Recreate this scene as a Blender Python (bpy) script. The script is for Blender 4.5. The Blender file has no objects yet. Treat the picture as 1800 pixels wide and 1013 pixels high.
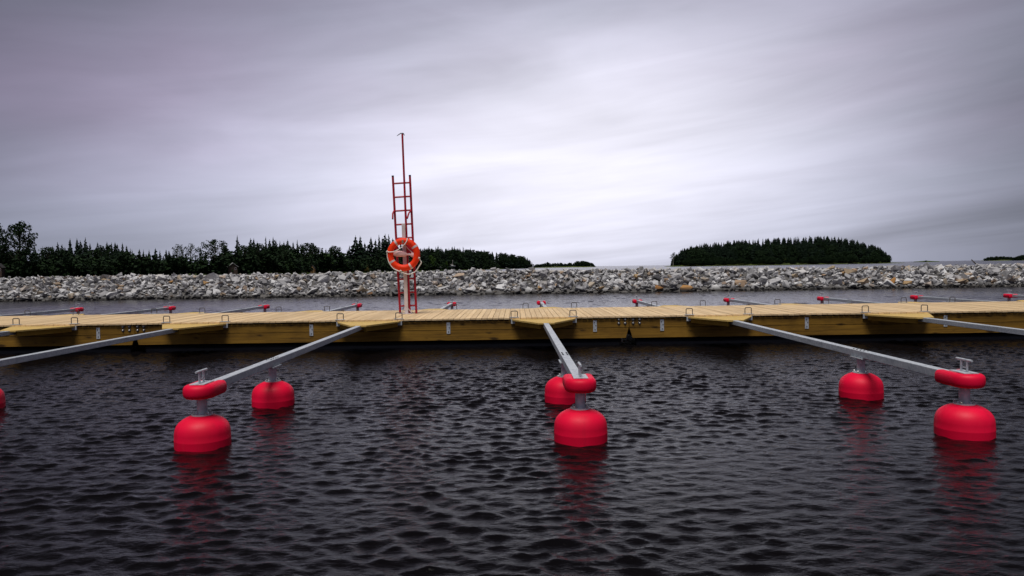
import bpy, bmesh, math, random
import numpy as np
from mathutils import Vector, Matrix

random.seed(11)
R = math.radians
PI = math.pi
sc = bpy.context.scene
COL = sc.collection

# ------------------------------------------------------------------ camera
CAM_H = 1.80
FPX = 1300.0                       # focal length in pixels of an 1800 px wide picture
cd = bpy.data.cameras.new("camera")
cam = bpy.data.objects.new("camera", cd)
COL.objects.link(cam)
cd.sensor_width = 36.0
cd.lens = FPX / 1800 * 36.0
cd.clip_start = 0.1
cd.clip_end = 20000
CAM_ROT = Matrix.Rotation(R(0.31), 3, 'Z') @ Matrix.Rotation(R(90 - 1.6), 3, 'X') @ Matrix.Rotation(-0.015, 3, 'Z')
cam.matrix_world = Matrix.Translation((0, 0, CAM_H)) @ CAM_ROT.to_4x4()
sc.camera = cam


def at(px, py, Y):
    """The point at distance Y that the photograph shows at px, py."""
    d = CAM_ROT @ Vector(((px - 900) / FPX, -(py - 506.5) / FPX, -1.0))
    t = Y / d.y
    return Vector((d.x * t, Y, CAM_H + d.z * t))


# ------------------------------------------------------------------ world: overcast evening sky
SUN_EL, SUN_ROT = R(70), R(198)
world = bpy.data.worlds.new("World")
sc.world = world
world.use_nodes = True
wn, wl = world.node_tree.nodes, world.node_tree.links
wn.clear()


class NT:
    """small helper for writing node trees"""

    def __init__(self, nodes, links):
        self.n, self.l = nodes, links

    def node(self, t, **kw):
        o = self.n.new(t)
        for k, v in kw.items():
            setattr(o, k, v)
        return o

    def put(self, sock, v):
        if hasattr(v, 'links') or isinstance(v, bpy.types.NodeSocket):
            self.l.new(v, sock)
        else:
            sock.default_value = v

    def math(self, op, a, b=None, c=None, clamp=False):
        o = self.node('ShaderNodeMath', operation=op, use_clamp=clamp)
        self.put(o.inputs[0], a)
        if b is not None:
            self.put(o.inputs[1], b)
        if c is not None:
            self.put(o.inputs[2], c)
        return o.outputs[0]

    def vmath(self, op, a, b=None):
        o = self.node('ShaderNodeVectorMath', operation=op)
        self.put(o.inputs[0], a)
        if b is not None:
            self.put(o.inputs[1], b)
        return o.outputs[0]

    def mix(self, f, a, b, blend='MIX'):
        o = self.node('ShaderNodeMix', data_type='RGBA', blend_type=blend)
        self.put(o.inputs[0], f)
        self.put(o.inputs[6], a)
        self.put(o.inputs[7], b)
        return o.outputs[2]

    def noise(self, vec, scale, detail=4.0, rough=0.55, dist=0.0):
        o = self.node('ShaderNodeTexNoise')
        if vec is not None:
            self.put(o.inputs['Vector'], vec)
        o.inputs['Scale'].default_value = scale
        o.inputs['Detail'].default_value = detail
        o.inputs['Roughness'].default_value = rough
        o.inputs['Distortion'].default_value = dist
        return o.outputs[0]

    def ramp(self, f, stops):
        o = self.node('ShaderNodeValToRGB')
        e = o.color_ramp.elements
        while len(e) < len(stops):
            e.new(0.5)
        for k, (p, c) in enumerate(stops):
            e[k].position = p
            e[k].color = c if len(c) == 4 else (*c, 1)
        self.put(o.inputs[0], f)
        return o.outputs[0]

    def mapping(self, vec, scale=(1, 1, 1), loc=(0, 0, 0), rot=(0, 0, 0)):
        o = self.node('ShaderNodeMapping')
        self.put(o.inputs[0], vec)
        o.inputs['Location'].default_value = loc
        o.inputs['Rotation'].default_value = rot
        o.inputs['Scale'].default_value = scale
        return o.outputs[0]


W = NT(wn, wl)
gen = W.node('ShaderNodeTexCoord').outputs['Generated']
sep = W.node('ShaderNodeSeparateXYZ')
wl.new(gen, sep.inputs[0])
dx, dy, dz = sep.outputs
elv = W.math('ARCSINE', dz)                       # elevation
azi = W.math('ARCTAN2', dx, dy)                   # azimuth, 0 ahead
elp = W.math('MAXIMUM', elv, 0.0)
# thin cloud sheet: long soft streaks that crowd together towards the horizon
comb = W.node('ShaderNodeCombineXYZ')
bend = W.math('SUBTRACT', elp, W.math('MULTIPLY', azi, 0.10))
W.put(comb.inputs[0], azi)
W.put(comb.inputs[1], W.math('LOGARITHM', W.math('ADD', W.math('MAXIMUM', bend, -0.04), 0.13), 2.718))
sheet = comb.outputs[0]
c1 = W.noise(W.mapping(sheet, scale=(1.5, 2.3, 1), loc=(3.1, 0.4, 0)), 1.0, 4, 0.5, 0.5)
c2 = W.noise(W.mapping(sheet, scale=(2.2, 8.5, 1), loc=(1.7, 5.2, 2)), 1.0, 6, 0.55, 0.8)
c3 = W.noise(W.mapping(sheet, scale=(3.2, 3.8, 1), loc=(6.3, 2.2, 7), rot=(0, 0, R(14))), 1.0, 6, 0.55, 1.2)
cl = W.math('ADD', W.math('MULTIPLY', c1, 0.62), W.math('ADD', W.math('MULTIPLY', c2, 0.18), W.math('MULTIPLY', c3, 0.20)))
cl = W.math('SUBTRACT', cl, 0.5)


def gauss(x, mu, sig):
    t = W.math('DIVIDE', W.math('SUBTRACT', x, mu), sig)
    return W.math('EXPONENT', W.math('MULTIPLY', W.math('MULTIPLY', t, t), -0.5))


# thin bright cloud low ahead, heavier cloud to the sides and overhead
tilt = W.math('SUBTRACT', elv, W.math('MULTIPLY', azi, 0.10))
lobe = W.math('MULTIPLY', gauss(azi, R(5), R(20)), gauss(tilt, R(8.0), R(10.5)))
band = W.math('MULTIPLY', gauss(azi, R(0), R(44)), gauss(elv, R(3), R(9)))
low = gauss(azi, R(0), R(40))
behind = W.math('MULTIPLY', W.math('MULTIPLY', W.math('SUBTRACT', 0.0, dy), 1.0, clamp=True), 0.12)
lum = W.math('ADD', W.math('MULTIPLY', lobe, 0.435), W.math('MULTIPLY', band, 0.17))
zen = W.math('DIVIDE', W.math('SUBTRACT', elv, R(9)), R(26), clamp=True)
lum = W.math('ADD', lum, W.math('SUBTRACT', 0.125, W.math('MULTIPLY', zen, 0.065)))
lum = W.math('MULTIPLY', lum, W.math('ADD', 0.44, W.math('MULTIPLY', gauss(azi, R(2), R(29)), 0.60)))
dim = W.math('MULTIPLY', gauss(azi, R(38), R(9)), gauss(elv, R(6), R(6)))     # a heavier bank low on the right
lum = W.math('MULTIPLY', lum, W.math('SUBTRACT', 1.0, W.math('MULTIPLY', dim, 0.38)))
lum = W.math('ADD', lum, behind)
lum = W.math('MULTIPLY', lum, W.math('ADD', 1.0, W.math('MULTIPLY', cl, 1.55)))
lum = W.math('MAXIMUM', lum, 0.02)
# colour: slate blue low and to the sides, violet patches higher up, near white in the thin part
hue = W.noise(W.mapping(sheet, scale=(1.4, 1.6, 1), loc=(9, 1, 4)), 1.0, 3)
hue = W.math('MULTIPLY', W.math('SUBTRACT', hue, 0.36, clamp=True), 3.2, clamp=True)
hue = W.math('MULTIPLY', hue, W.math('DIVIDE', W.math('SUBTRACT', elv, R(2)), R(9), clamp=True))
tint = W.mix(hue, (0.87, 0.93, 1.24, 1), (1.00, 0.88, 1.28, 1))
tint = W.mix(W.math('MULTIPLY', lobe, 1.0, clamp=True), tint, (0.97, 0.955, 1.08, 1))
tcol = W.vmath('MULTIPLY', tint, lum)
bg_cloud = W.node('ShaderNodeBackground')
wl.new(tcol, bg_cloud.inputs[0])
bg_cloud.inputs[1].default_value = 0.69
sky = W.node('ShaderNodeTexSky', sky_type='NISHITA')
sky.sun_disc = False
sky.sun_elevation = SUN_EL
sky.sun_rotation = SUN_ROT
bg_sky = W.node('ShaderNodeBackground')
wl.new(sky.outputs[0], bg_sky.inputs[0])
bg_sky.inputs[1].default_value = 0.05
mxs = W.node('ShaderNodeMixShader')
mxs.inputs[0].default_value = 0.97
wl.new(bg_sky.outputs[0], mxs.inputs[1])
wl.new(bg_cloud.outputs[0], mxs.inputs[2])
wo = W.node('ShaderNodeOutputWorld')
wl.new(mxs.outputs[0], wo.inputs[0])

# ------------------------------------------------------------------ sun behind the overcast
ld = bpy.data.lights.new("sun", 'SUN')
ld.energy = 1.5
ld.angle = R(28)
ld.color = (1.0, 0.96, 0.90)
sun = bpy.data.objects.new("sun", ld)
COL.objects.link(sun)
sdir = Vector((math.sin(SUN_ROT) * math.cos(SUN_EL), math.cos(SUN_ROT) * math.cos(SUN_EL), math.sin(SUN_EL)))
sun.rotation_euler = sdir.to_track_quat('Z', 'Y').to_euler()

sc.view_settings.view_transform = 'Standard'
sc.view_settings.look = 'None'
sc.view_settings.gamma = 1
sc.view_settings.exposure = 0.95


# ------------------------------------------------------------------ mesh helpers
class MB:
    def __init__(self):
        self.v, self.f = [], []

    def add(self, verts, faces, M=None):
        o = len(self.v)
        if M is not None:
            verts = [M @ Vector(p) for p in verts]
        self.v += [tuple(p) for p in verts]
        self.f += [tuple(i + o for i in f) for f in faces]
        return self

    def box(self, x0, x1, y0, y1, z0, z1, M=None):
        return self.add([(x0, y0, z0), (x1, y0, z0), (x1, y1, z0), (x0, y1, z0), (x0, y0, z1), (x1, y0, z1), (x1, y1, z1), (x0, y1, z1)],
                        [(0, 3, 2, 1), (4, 5, 6, 7), (0, 1, 5, 4), (1, 2, 6, 5), (2, 3, 7, 6), (3, 0, 4, 7)], M)

    def prism(self, pts, z0, z1, M=None):
        """polygon pts (x, y, counter-clockwise) from z0 to z1"""
        n = len(pts)
        v = [(x, y, z0) for x, y in pts] + [(x, y, z1) for x, y in pts]
        f = [tuple(range(n))[::-1], tuple(range(n, 2 * n))]
        f += [(i, (i + 1) % n, n + (i + 1) % n, n + i) for i in range(n)]
        return self.add(v, f, M)

    def bar(self, a, b, w, h=None, up=(0, 0, 1)):
        a, b = Vector(a), Vector(b)
        h = h or w
        d = (b - a).normalized()
        up = Vector(up)
        if abs(d.dot(up)) > 0.99:
            up = Vector((0, 1, 0))
        s = d.cross(up).normalized()
        u = s.cross(d)
        v = []
        for p in (a, b):
            for i, j in ((-1, -1), (1, -1), (1, 1), (-1, 1)):
                v.append(p + s * (w / 2 * i) + u * (h / 2 * j))
        return self.add(v, [(0, 1, 2, 3)[::-1], (4, 5, 6, 7), (0, 1, 5, 4), (1, 2, 6, 5), (2, 3, 7, 6), (3, 0, 4, 7)])

    def tube(self, pts, r, n=8, closed=False, sq=1.0, box=1.0):
        """round tube through pts; r a number or one per point; sq squeezes the section across"""
        pts = [Vector(p) for p in pts]
        m = len(pts)
        rr = r if isinstance(r, (list, tuple)) else [r] * m
        v, f = [], []
        prev = None
        for i, p in enumerate(pts):
            if closed:
                t = (pts[(i + 1) % m] - pts[i - 1]).normalized()
            else:
                t = (pts[min(i + 1, m - 1)] - pts[max(i - 1, 0)]).normalized()
            if prev is None:
                a = Vector((0, 0, 1)) if abs(t.z) < 0.9 else Vector((1, 0, 0))
                s = t.cross(a).normalized()
            else:
                s = (prev - t * prev.dot(t)).normalized()
            prev = s
            u = s.cross(t)
            for k in range(n):
                an = 2 * PI * k / n
                ca, sa = math.cos(an), math.sin(an)
                ca, sa = math.copysign(abs(ca) ** box, ca), math.copysign(abs(sa) ** box, sa)
                v.append(p + s * (rr[i] * sq * ca) + u * (rr[i] * sa))
        for i in range(m if closed else m - 1):
            j = (i + 1) % m
            for k in range(n):
                q = (k + 1) % n
                f.append((i * n + k, i * n + q, j * n + q, j * n + k))
        if not closed:
            f.append(tuple(range(n)))
            f.append(tuple(range((m - 1) * n, m * n))[::-1])
        return self.add(v, f)

    def lathe(self, prof, n=32, M=None):
        """profile of (radius, z) turned about z; first and last points closed with caps"""
        v, f = [], []
        for r, z in prof:
            for k in range(n):
                a = 2 * PI * k / n
                v.append((r * math.cos(a), r * math.sin(a), z))
        for i in range(len(prof) - 1):
            for k in range(n):
                q = (k + 1) % n
                f.append((i * n + k, i * n + q, (i + 1) * n + q, (i + 1) * n + k))
        f.append(tuple(range(n))[::-1])
        f.append(tuple(range((len(prof) - 1) * n, len(prof) * n)))
        return self.add(v, f, M)

    def mesh(self, name, m, smooth=None):
        me = bpy.data.meshes.new(name)
        me.from_pydata(self.v, [], self.f)
        b = bmesh.new()
        b.from_mesh(me)
        bmesh.ops.recalc_face_normals(b, faces=b.faces)
        b.to_mesh(me)
        b.free()
        for x in (m if isinstance(m, (list, tuple)) else [m]):
            me.materials.append(x)
        if smooth is not None:
            me.shade_smooth()
            me.set_sharp_from_angle(angle=R(smooth))
        return me

    def obj(self, name, m, parent=None, smooth=None, bevel=0.0):
        o = bpy.data.objects.new(name, self.mesh(name, m, smooth))
        COL.objects.link(o)
        if parent is not None:
            o.parent = parent
        if bevel:
            b = o.modifiers.new("bevel", 'BEVEL')
            b.width = bevel
            b.segments = 2
            b.limit_method = 'ANGLE'
            b.angle_limit = R(50)
        return o


def tag(o, label=None, cat=None, group=None, kind=None):
    for k, v in (('label', label), ('category', cat), ('group', group), ('kind', kind)):
        if v:
            o[k] = v
    return o


def thing(name, loc, label, cat, group=None, rz=0.0):
    o = bpy.data.objects.new(name, None)
    o.empty_display_size = 0.2
    COL.objects.link(o)
    o.location = loc
    o.rotation_euler = (0, 0, rz)
    return tag(o, label, cat, group)


def copy_tree(o, parent=None):
    c = o.copy()
    COL.objects.link(c)
    if parent is not None:
        c.parent = parent
    for ch in list(o.children):
        copy_tree(ch, c)
    return c


# ------------------------------------------------------------------ materials
def material(name):
    m = bpy.data.materials.new(name)
    m.use_nodes = True
    t = NT(m.node_tree.nodes, m.node_tree.links)
    b = m.node_tree.nodes['Principled BSDF']
    return m, t, b


def bump(t, b, h, strength=0.3, dist=0.01):
    o = t.node('ShaderNodeBump')
    o.inputs['Strength'].default_value = strength
    o.inputs['Distance'].default_value = dist
    t.put(o.inputs['Height'], h)
    t.l.new(o.outputs[0], b.inputs['Normal'])


def simple(name, col, rough=0.5, metal=0.0, var=0.15, scale=6.0, bmp=0.0, spec=0.5):
    m, t, b = material(name)
    v = t.node('ShaderNodeTexCoord').outputs['Object']
    n = t.noise(v, scale, 5)
    lo = tuple(c * (1 - var) for c in col) + (1,)
    hi = tuple(min(1, c * (1 + var)) for c in col) + (1,)
    t.put(b.inputs['Base Color'], t.ramp(n, [(0.3, lo), (0.7, hi)]))
    t.put(b.inputs['Roughness'], t.math('ADD', rough - 0.08, t.math('MULTIPLY', n, 0.16)))
    b.inputs['Metallic'].default_value = metal
    b.inputs['Specular IOR Level'].default_value = spec
    if bmp:
        bump(t, b, t.noise(v, scale * 5, 4), bmp)
    return m


def red_plastic():
    m, t, b = material('red_plastic')
    v = t.node('ShaderNodeNewGeometry').outputs['Position']
    n = t.noise(v, 3.0, 5, 0.6)
    col = t.ramp(n, [(0.3, (0.74, 0.001, 0.034)), (0.7, (0.88, 0.002, 0.048))])
    fade = t.noise(t.mapping(v, (9, 9, 2.2), (3, 1, 0)), 1.0, 6, 0.7)
    col = t.mix(t.ramp(fade, [(0.60, (0, 0, 0)), (0.80, (0.14, 0.14, 0.14))]), col, (0.80, 0.09, 0.12, 1))
    dirt = t.noise(t.mapping(v, (5, 5, 1.0), (7, 2, 5)), 1.0, 5, 0.65)
    col = t.mix(t.ramp(dirt, [(0.56, (0, 0, 0)), (0.80, (0.45, 0.45, 0.45))]), col, (0.20, 0.004, 0.016, 1))
    t.put(b.inputs['Base Color'], col)
    t.put(b.inputs['Roughness'], t.math('ADD', 0.38, t.math('MULTIPLY', dirt, 0.3)))
    b.inputs['Specular IOR Level'].default_value = 0.25
    bump(t, b, t.noise(v, 22, 3), 0.05, 0.004)
    return m


M_red = red_plastic()
M_paint = simple('dark_red_paint', (0.40, 0.005, 0.022), 0.45, 0, 0.15, 5)
M_black = simple('black_plastic', (0.008, 0.009, 0.012), 0.38, 0, 0.2, 3)
M_gap = simple('dark_gap', (0.006, 0.005, 0.004), 0.9, 0, 0.1, 3)
M_bolt = simple('bolt_steel', (0.45, 0.44, 0.43), 0.4, 0.7, 0.2, 30)
M_darksteel = simple('dull_steel', (0.10, 0.10, 0.11), 0.45, 0.6, 0.3, 20)
M_white = simple('white_post_paint', (0.66, 0.58, 0.58), 0.55, 0, 0.10, 8)
M_rope = simple('rope_fibre', (0.75, 0.73, 0.71), 0.8, 0, 0.15, 40)
M_pink = simple('faded_pink_plastic', (0.80, 0.48, 0.48), 0.5, 0, 0.08, 10)
M_orange = simple('lifebuoy_orange', (0.88, 0.040, 0.003), 0.5, 0, 0.06, 6, 0.02, 0.25)
M_silver = simple('reflective_band', (0.62, 0.50, 0.50), 0.5, 0.1, 0.08, 20)
M_trunk = simple('bark', (0.05, 0.038, 0.028), 0.9, 0, 0.3, 3)
M_birch = simple('birch_bark', (0.40, 0.38, 0.35), 0.85, 0, 0.4, 2)


def galvanised():
    m, t, b = material('galvanised_steel')
    v = t.node('ShaderNodeTexCoord').outputs['Object']
    vo = t.node('ShaderNodeTexVoronoi')
    t.put(vo.inputs['Vector'], v)
    vo.inputs['Scale'].default_value = 38
    n = t.noise(t.mapping(v, (3, 0.7, 3)), 4, 6, 0.6)
    f = t.math('ADD', t.math('MULTIPLY', vo.outputs['Color'], 0.35), t.math('MULTIPLY', n, 0.75))
    t.put(b.inputs['Base Color'], t.ramp(f, [(0.2, (0.24, 0.28, 0.33)), (0.45, (0.46, 0.50, 0.55)), (0.85, (0.68, 0.71, 0.75))]))
    t.put(b.inputs['Roughness'], t.math('ADD', 0.36, t.math('MULTIPLY', n, 0.25)))
    b.inputs['Metallic'].default_value = 0.2
    bump(t, b, n, 0.15, 0.004)
    return m


M_galv = galvanised()


def wood(name, light, dark, along, plank=None, knots=False, rough=0.65, tone=0.14):
    """sawn timber with grain along one axis; plank = width of boards whose tone varies"""
    m, t, b = material(name)
    v = t.node('ShaderNodeTexCoord').outputs['Object']
    s = t.node('ShaderNodeSeparateXYZ')
    t.put(s.inputs[0], v)
    vec = v
    tn = None
    if plank:
        idx = t.math('FLOOR', t.math('DIVIDE', s.outputs[0], plank))
        wnz = t.node('ShaderNodeTexWhiteNoise', noise_dimensions='1D')
        t.put(wnz.inputs['W'], idx)
        tn = wnz.outputs[0]
        off = t.node('ShaderNodeCombineXYZ')
        t.put(off.inputs[2], t.math('MULTIPLY', tn, 37.0))
        vec = t.vmath('ADD', v, off.outputs[0])
    sc_ = (1.2, 30, 30) if along == 'x' else (30, 1.2, 30)
    g = t.noise(t.mapping(vec, sc_), 1.0, 6, 0.6, 0.4)
    big = t.noise(t.mapping(vec, (0.6, 3, 3) if along == 'x' else (3, 0.6, 3)), 1.0, 4)
    f = t.math('ADD', t.math('MULTIPLY', g, 0.6), t.math('MULTIPLY', big, 0.5))
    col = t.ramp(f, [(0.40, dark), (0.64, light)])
    if tn is not None:
        k = t.math('ADD', 1.0 - tone, t.math('MULTIPLY', tn, 2 * tone))
        col = t.vmath('MULTIPLY', col, k)
    if knots:
        # knots: dark eyes drawn out along the grain, each with a slanting branch scar
        wob = t.noise(v, 6, 3)
        flat = t.node('ShaderNodeCombineXYZ')
        t.put(flat.inputs[0], t.math('ADD', t.math('ADD', t.math('MULTIPLY', s.outputs[0], 1.35), t.math('MULTIPLY', s.outputs[2], 0.9)), t.math('MULTIPLY', wob, 0.10)))
        t.put(flat.inputs[1], t.math('ADD', t.math('MULTIPLY', s.outputs[2], 4.3), t.math('MULTIPLY', wob, 0.25)))
        vo = t.node('ShaderNodeTexVoronoi', voronoi_dimensions='2D')
        vo.inputs['Scale'].default_value = 1.0
        t.put(vo.inputs['Vector'], flat.outputs[0])
        kn = t.math('MULTIPLY', t.math('SUBTRACT', t.math('ADD', 0.02, t.math('MULTIPLY', vo.outputs['Color'], 0.20)), vo.outputs['Distance']), 9.0, clamp=True)
        col = t.mix(t.math('MULTIPLY', kn, 0.85, clamp=True), col, (dark[0] * 0.16, dark[1] * 0.14, dark[2] * 0.25, 1))
        st = t.noise(t.mapping(v, (0.9, 1, 2.0), (4, 0, 1)), 1.6, 5, 0.6)
        col = t.mix(t.ramp(st, [(0.50, (0, 0, 0)), (0.75, (0.55, 0.55, 0.55))]), col, (dark[0] * 0.55, dark[1] * 0.5, dark[2] * 0.6, 1))
    t.put(b.inputs['Base Color'], col)
    b.inputs['Roughness'].default_value = rough
    b.inputs['Specular IOR Level'].default_value = 0.3
    bump(t, b, g, 0.25, 0.004)
    return m


M_deck = wood('deck_boards', (0.78, 0.58, 0.34), (0.60, 0.42, 0.225), 'y', plank=0.126, tone=0.10)
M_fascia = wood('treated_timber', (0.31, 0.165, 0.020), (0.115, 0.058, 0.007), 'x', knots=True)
M_plat = wood('platform_board', (0.70, 0.49, 0.165), (0.52, 0.34, 0.095), 'x', tone=0.1)
M_gusset = wood('gusset_timber', (0.42, 0.24, 0.03), (0.27, 0.14, 0.015), 'x')


def rock_mat(name, stops):
    m, t, b = material(name)
    geo = t.node('ShaderNodeNewGeometry')
    oi = t.node('ShaderNodeObjectInfo')
    rnd = t.math('FRACT', t.math('ADD', geo.outputs['Random Per Island'], oi.outputs['Random']))
    col = t.ramp(rnd, stops)
    v = geo.outputs['Position']
    n = t.noise(v, 5.0, 6, 0.65)
    k = t.math('ADD', 0.62, t.math('MULTIPLY', n, 0.76))
    col = t.vmath('MULTIPLY', col, k)
    st = t.noise(v, 1.7, 3)
    col = t.mix(t.ramp(st, [(0.60, (0, 0, 0)), (0.78, (0.35, 0.35, 0.35))]), col, (0.30, 0.23, 0.16, 1))
    # wet, weedy foot just above the water
    s = t.node('ShaderNodeSeparateXYZ')
    t.put(s.inputs[0], v)
    wet = t.math('SUBTRACT', 1.0, t.math('MULTIPLY', s.outputs[2], 2.6), clamp=True)
    col = t.mix(t.math('MULTIPLY', wet, 1.3, clamp=True), col, (0.035, 0.032, 0.03, 1))
    t.put(b.inputs['Base Color'], col)
    b.inputs['Roughness'].default_value = 0.85
    bump(t, b, t.noise(v, 14, 5, 0.6), 0.5, 0.03)
    return m


GREYS = [(0.0, (0.19, 0.187, 0.195)), (0.25, (0.34, 0.335, 0.345)), (0.5, (0.48, 0.475, 0.485)), (0.72, (0.59, 0.585, 0.595)),
         (0.88, (0.62, 0.62, 0.63)), (0.93, (0.40, 0.33, 0.25)), (0.97, (0.33, 0.22, 0.14)), (1.0, (0.62, 0.61, 0.6))]
M_rock = rock_mat('grey_rock', GREYS)
M_rust = rock_mat('rusty_rock', [(0.0, (0.42, 0.18, 0.04)), (0.5, (0.44, 0.24, 0.08)), (1.0, (0.40, 0.27, 0.14))])
M_tanrock = rock_mat('tan_rock', [(0.0, (0.42, 0.32, 0.24)), (0.5, (0.46, 0.36, 0.23)), (1.0, (0.36, 0.25, 0.17))])
M_core = simple('rubble_core', (0.10, 0.095, 0.092), 0.95, 0, 0.4, 3)
M_gravel = simple('crest_gravel', (0.42, 0.40, 0.38), 0.95, 0, 0.35, 8)


def leaf_mat(name, a, b_, c):
    m, t, b = material(name)
    geo = t.node('ShaderNodeNewGeometry')
    oi = t.node('ShaderNodeObjectInfo')
    rnd = t.math('FRACT', t.math('ADD', geo.outputs['Random Per Island'], t.math('MULTIPLY', oi.outputs['Random'], 0.4)))
    n = t.noise(t.node('ShaderNodeTexCoord').outputs['Object'], 0.5, 3)
    f = t.math('ADD', t.math('MULTIPLY', rnd, 0.6), t.math('MULTIPLY', n, 0.4))
    t.put(b.inputs['Base Color'], t.ramp(f, [(0.15, a), (0.5, b_), (0.85, c)]))
    b.inputs['Roughness'].default_value = 0.8
    b.inputs['Specular IOR Level'].default_value = 0.15
    return m


M_spruce = leaf_mat('spruce_needles', (0.004, 0.010, 0.006), (0.008, 0.019, 0.010), (0.014, 0.031, 0.016))
M_leaf = leaf_mat('broad_leaves', (0.005, 0.012, 0.005), (0.010, 0.024, 0.008), (0.020, 0.043, 0.013))
M_bright = leaf_mat('bright_leaves', (0.03, 0.065, 0.012), (0.055, 0.11, 0.018), (0.08, 0.15, 0.028))
M_yellow = leaf_mat('yellowing_leaves', (0.12, 0.10, 0.03), (0.20, 0.16, 0.05), (0.26, 0.21, 0.07))
M_grass = leaf_mat('shore_grass', (0.03, 0.05, 0.012), (0.05, 0.08, 0.018), (0.09, 0.11, 0.03))


def water_mat(name, far, spec=0.5, rough=0.04):
    m, t, b = material(name)
    v = t.node('ShaderNodeNewGeometry').outputs['Position']
    b.inputs['Base Color'].default_value = (0.0035, 0.003, 0.0036, 1)
    b.inputs['IOR'].default_value = 1.333
    b.inputs['Specular IOR Level'].default_value = spec
    if far:
        b.inputs['Roughness'].default_value = 0.22
        n1 = t.noise(t.mapping(v, (1.6, 3.4, 1), rot=(0, 0, R(8))), 1.0, 5, 0.62, 0.3)
        n2 = t.noise(t.mapping(v, (0.10, 0.34, 1)), 1.0, 4, 0.6, 0.3)
        h = t.math('ADD', t.math('MULTIPLY', n1, 0.22), t.math('MULTIPLY', n2, 0.5))
        bump(t, b, h, 1.0, 0.35)
    else:
        b.inputs['Roughness'].default_value = rough
        n1 = t.noise(t.mapping(v, (13, 24, 1), rot=(0, 0, R(10))), 1.0, 4, 0.6, 0.4)
        bump(t, b, n1, 1.0, 0.0075)
    return m


M_water_near = water_mat('near_water', False, 0.11, 0.02)
M_water_open = water_mat('open_near_water', True, 0.12)
M_water = water_mat('rippled_water', False, 0.8, 0.14)
M_water_far = water_mat('far_water', True)
M_land = simple('forest_floor', (0.03, 0.034, 0.018), 0.95, 0, 0.4, 0.2)

# ------------------------------------------------------------------ water (one sheet: rippled near the jetty, plain far out)
def ripple(gx, gy, lams, seed, slope0, N, fade):
    rng = np.random.default_rng(seed)
    h, ox, oy = np.zeros_like(gx), np.zeros_like(gx), np.zeros_like(gx)
    # patches of stronger and calmer ripple
    env = 0.84 + 0.14 * np.sin(gx * 0.21 - gy * 0.47 + 0.5) + 0.24 * np.sin(gx * 0.55 + gy * 0.31 + 1) * np.sin(gy * 0.42 - gx * 0.23) + 0.16 * np.sin(gx * 1.3 - gy * 0.9 + 2) * np.sin(gx * 0.4 + gy * 1.1)
    env = env * fade
    for k in range(N):
        lam = math.exp(rng.uniform(math.log(lams[0]), math.log(lams[1])))
        th = R(-90 - 10) + rng.normal(0, R(33))
        kx, ky = 2 * PI / lam * math.cos(th), 2 * PI / lam * math.sin(th)
        a = slope0 * min(1.0, lam / (lams[0] * 1.4)) * min(1.0, (lams[1] * 0.5 / lam) ** 0.6) * lam / (2 * PI)
        ph = gx * kx + gy * ky + rng.uniform(0, 2 * PI)
        h += a * np.cos(ph)
        s_ = a * 1.0 * np.sin(ph)
        ox -= s_ * math.cos(th)
        oy -= s_ * math.sin(th)
    return np.stack([gx + ox * env, gy + oy * env, h * env], -1).reshape(-1, 3)


def build_water():
    VV, FF, MI = [], [], []
    off = 0
    B = 12000.0
    pa = (-13.5, 13.5, 1.2, 17.5)             # rippled water in front of the jetty
    pb = (-27.0, 27.0, 19.8, 50.6)            # and behind it, as far as the breakwater

    def grid(x0, x1, y0, y1, st, lams, seed, slope, N, mi):
        nonlocal off
        nx, ny = int((x1 - x0) / st) + 1, int((y1 - y0) / st) + 1
        gx, gy = np.meshgrid(np.linspace(x0, x1, nx), np.linspace(y0, y1, ny))
        edge = np.minimum(np.minimum(gx - x0, x1 - gx), np.minimum(gy - y0, y1 - gy))
        V = ripple(gx, gy, lams, seed, slope, N, np.clip(edge / 0.8, 0, 1))
        idx = np.arange(nx * ny).reshape(ny, nx) + off
        F = np.stack([idx[:-1, :-1], idx[:-1, 1:], idx[1:, 1:], idx[1:, :-1]], -1).reshape(-1, 4)
        VV.append(V)
        FF.append(F)
        MI.append(np.full(len(F), mi, np.int32))
        off += len(V)

    grid(*pa, 0.024, (0.080, 0.34), 5, 0.034, 100, 0)
    grid(*pb, 0.055, (0.22, 0.75), 9, 0.021, 60, 2)
    # the open water round both, out to the horizon, as plain quads
    xs = [-B, pb[0], pa[0], pa[1], pb[1], B]
    ys = [-B, pa[2], pa[3], pb[2], pb[3], B]
    V = np.array([(x, y, 0.0) for y in ys for x in xs])
    F, mi_ = [], []
    for jy in range(5):
        for ix in range(5):
            if (jy == 1 and ix == 2) or (jy == 3 and 1 <= ix <= 3):
                continue
            a = off + jy * 6 + ix
            F.append((a, a + 1, a + 7, a + 6))
            mi_.append(1 if jy <= 1 else 3)
    VV.append(V)
    FF.append(np.array(F))
    MI.append(np.array(mi_, np.int32))
    V, F, mi = np.concatenate(VV), np.concatenate(FF), np.concatenate(MI)
    me = bpy.data.meshes.new('water')
    me.vertices.add(len(V))
    me.vertices.foreach_set('co', V.ravel())
    me.loops.add(F.size)
    me.loops.foreach_set('vertex_index', F.ravel().astype(np.int32))
    me.polygons.add(len(F))
    me.polygons.foreach_set('loop_start', np.arange(0, F.size, 4, dtype=np.int32))
    me.polygons.foreach_set('material_index', mi)
    me.update(calc_edges=True)
    for m_ in (M_water_near, M_water_open, M_water, M_water_far):
        me.materials.append(m_)
    me.shade_smooth()
    ob = bpy.data.objects.new('water', me)
    COL.objects.link(ob)
    tag(ob, 'dark rippled water around the jetty', None, None, 'structure')


build_water()

# ------------------------------------------------------------------ the jetty
YF, YB, ZD = 16.70, 20.30, 0.663          # front and back edge of the deck, deck height
SF, SB = FPX / YF, FPX / YB               # pixels per metre there


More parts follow.
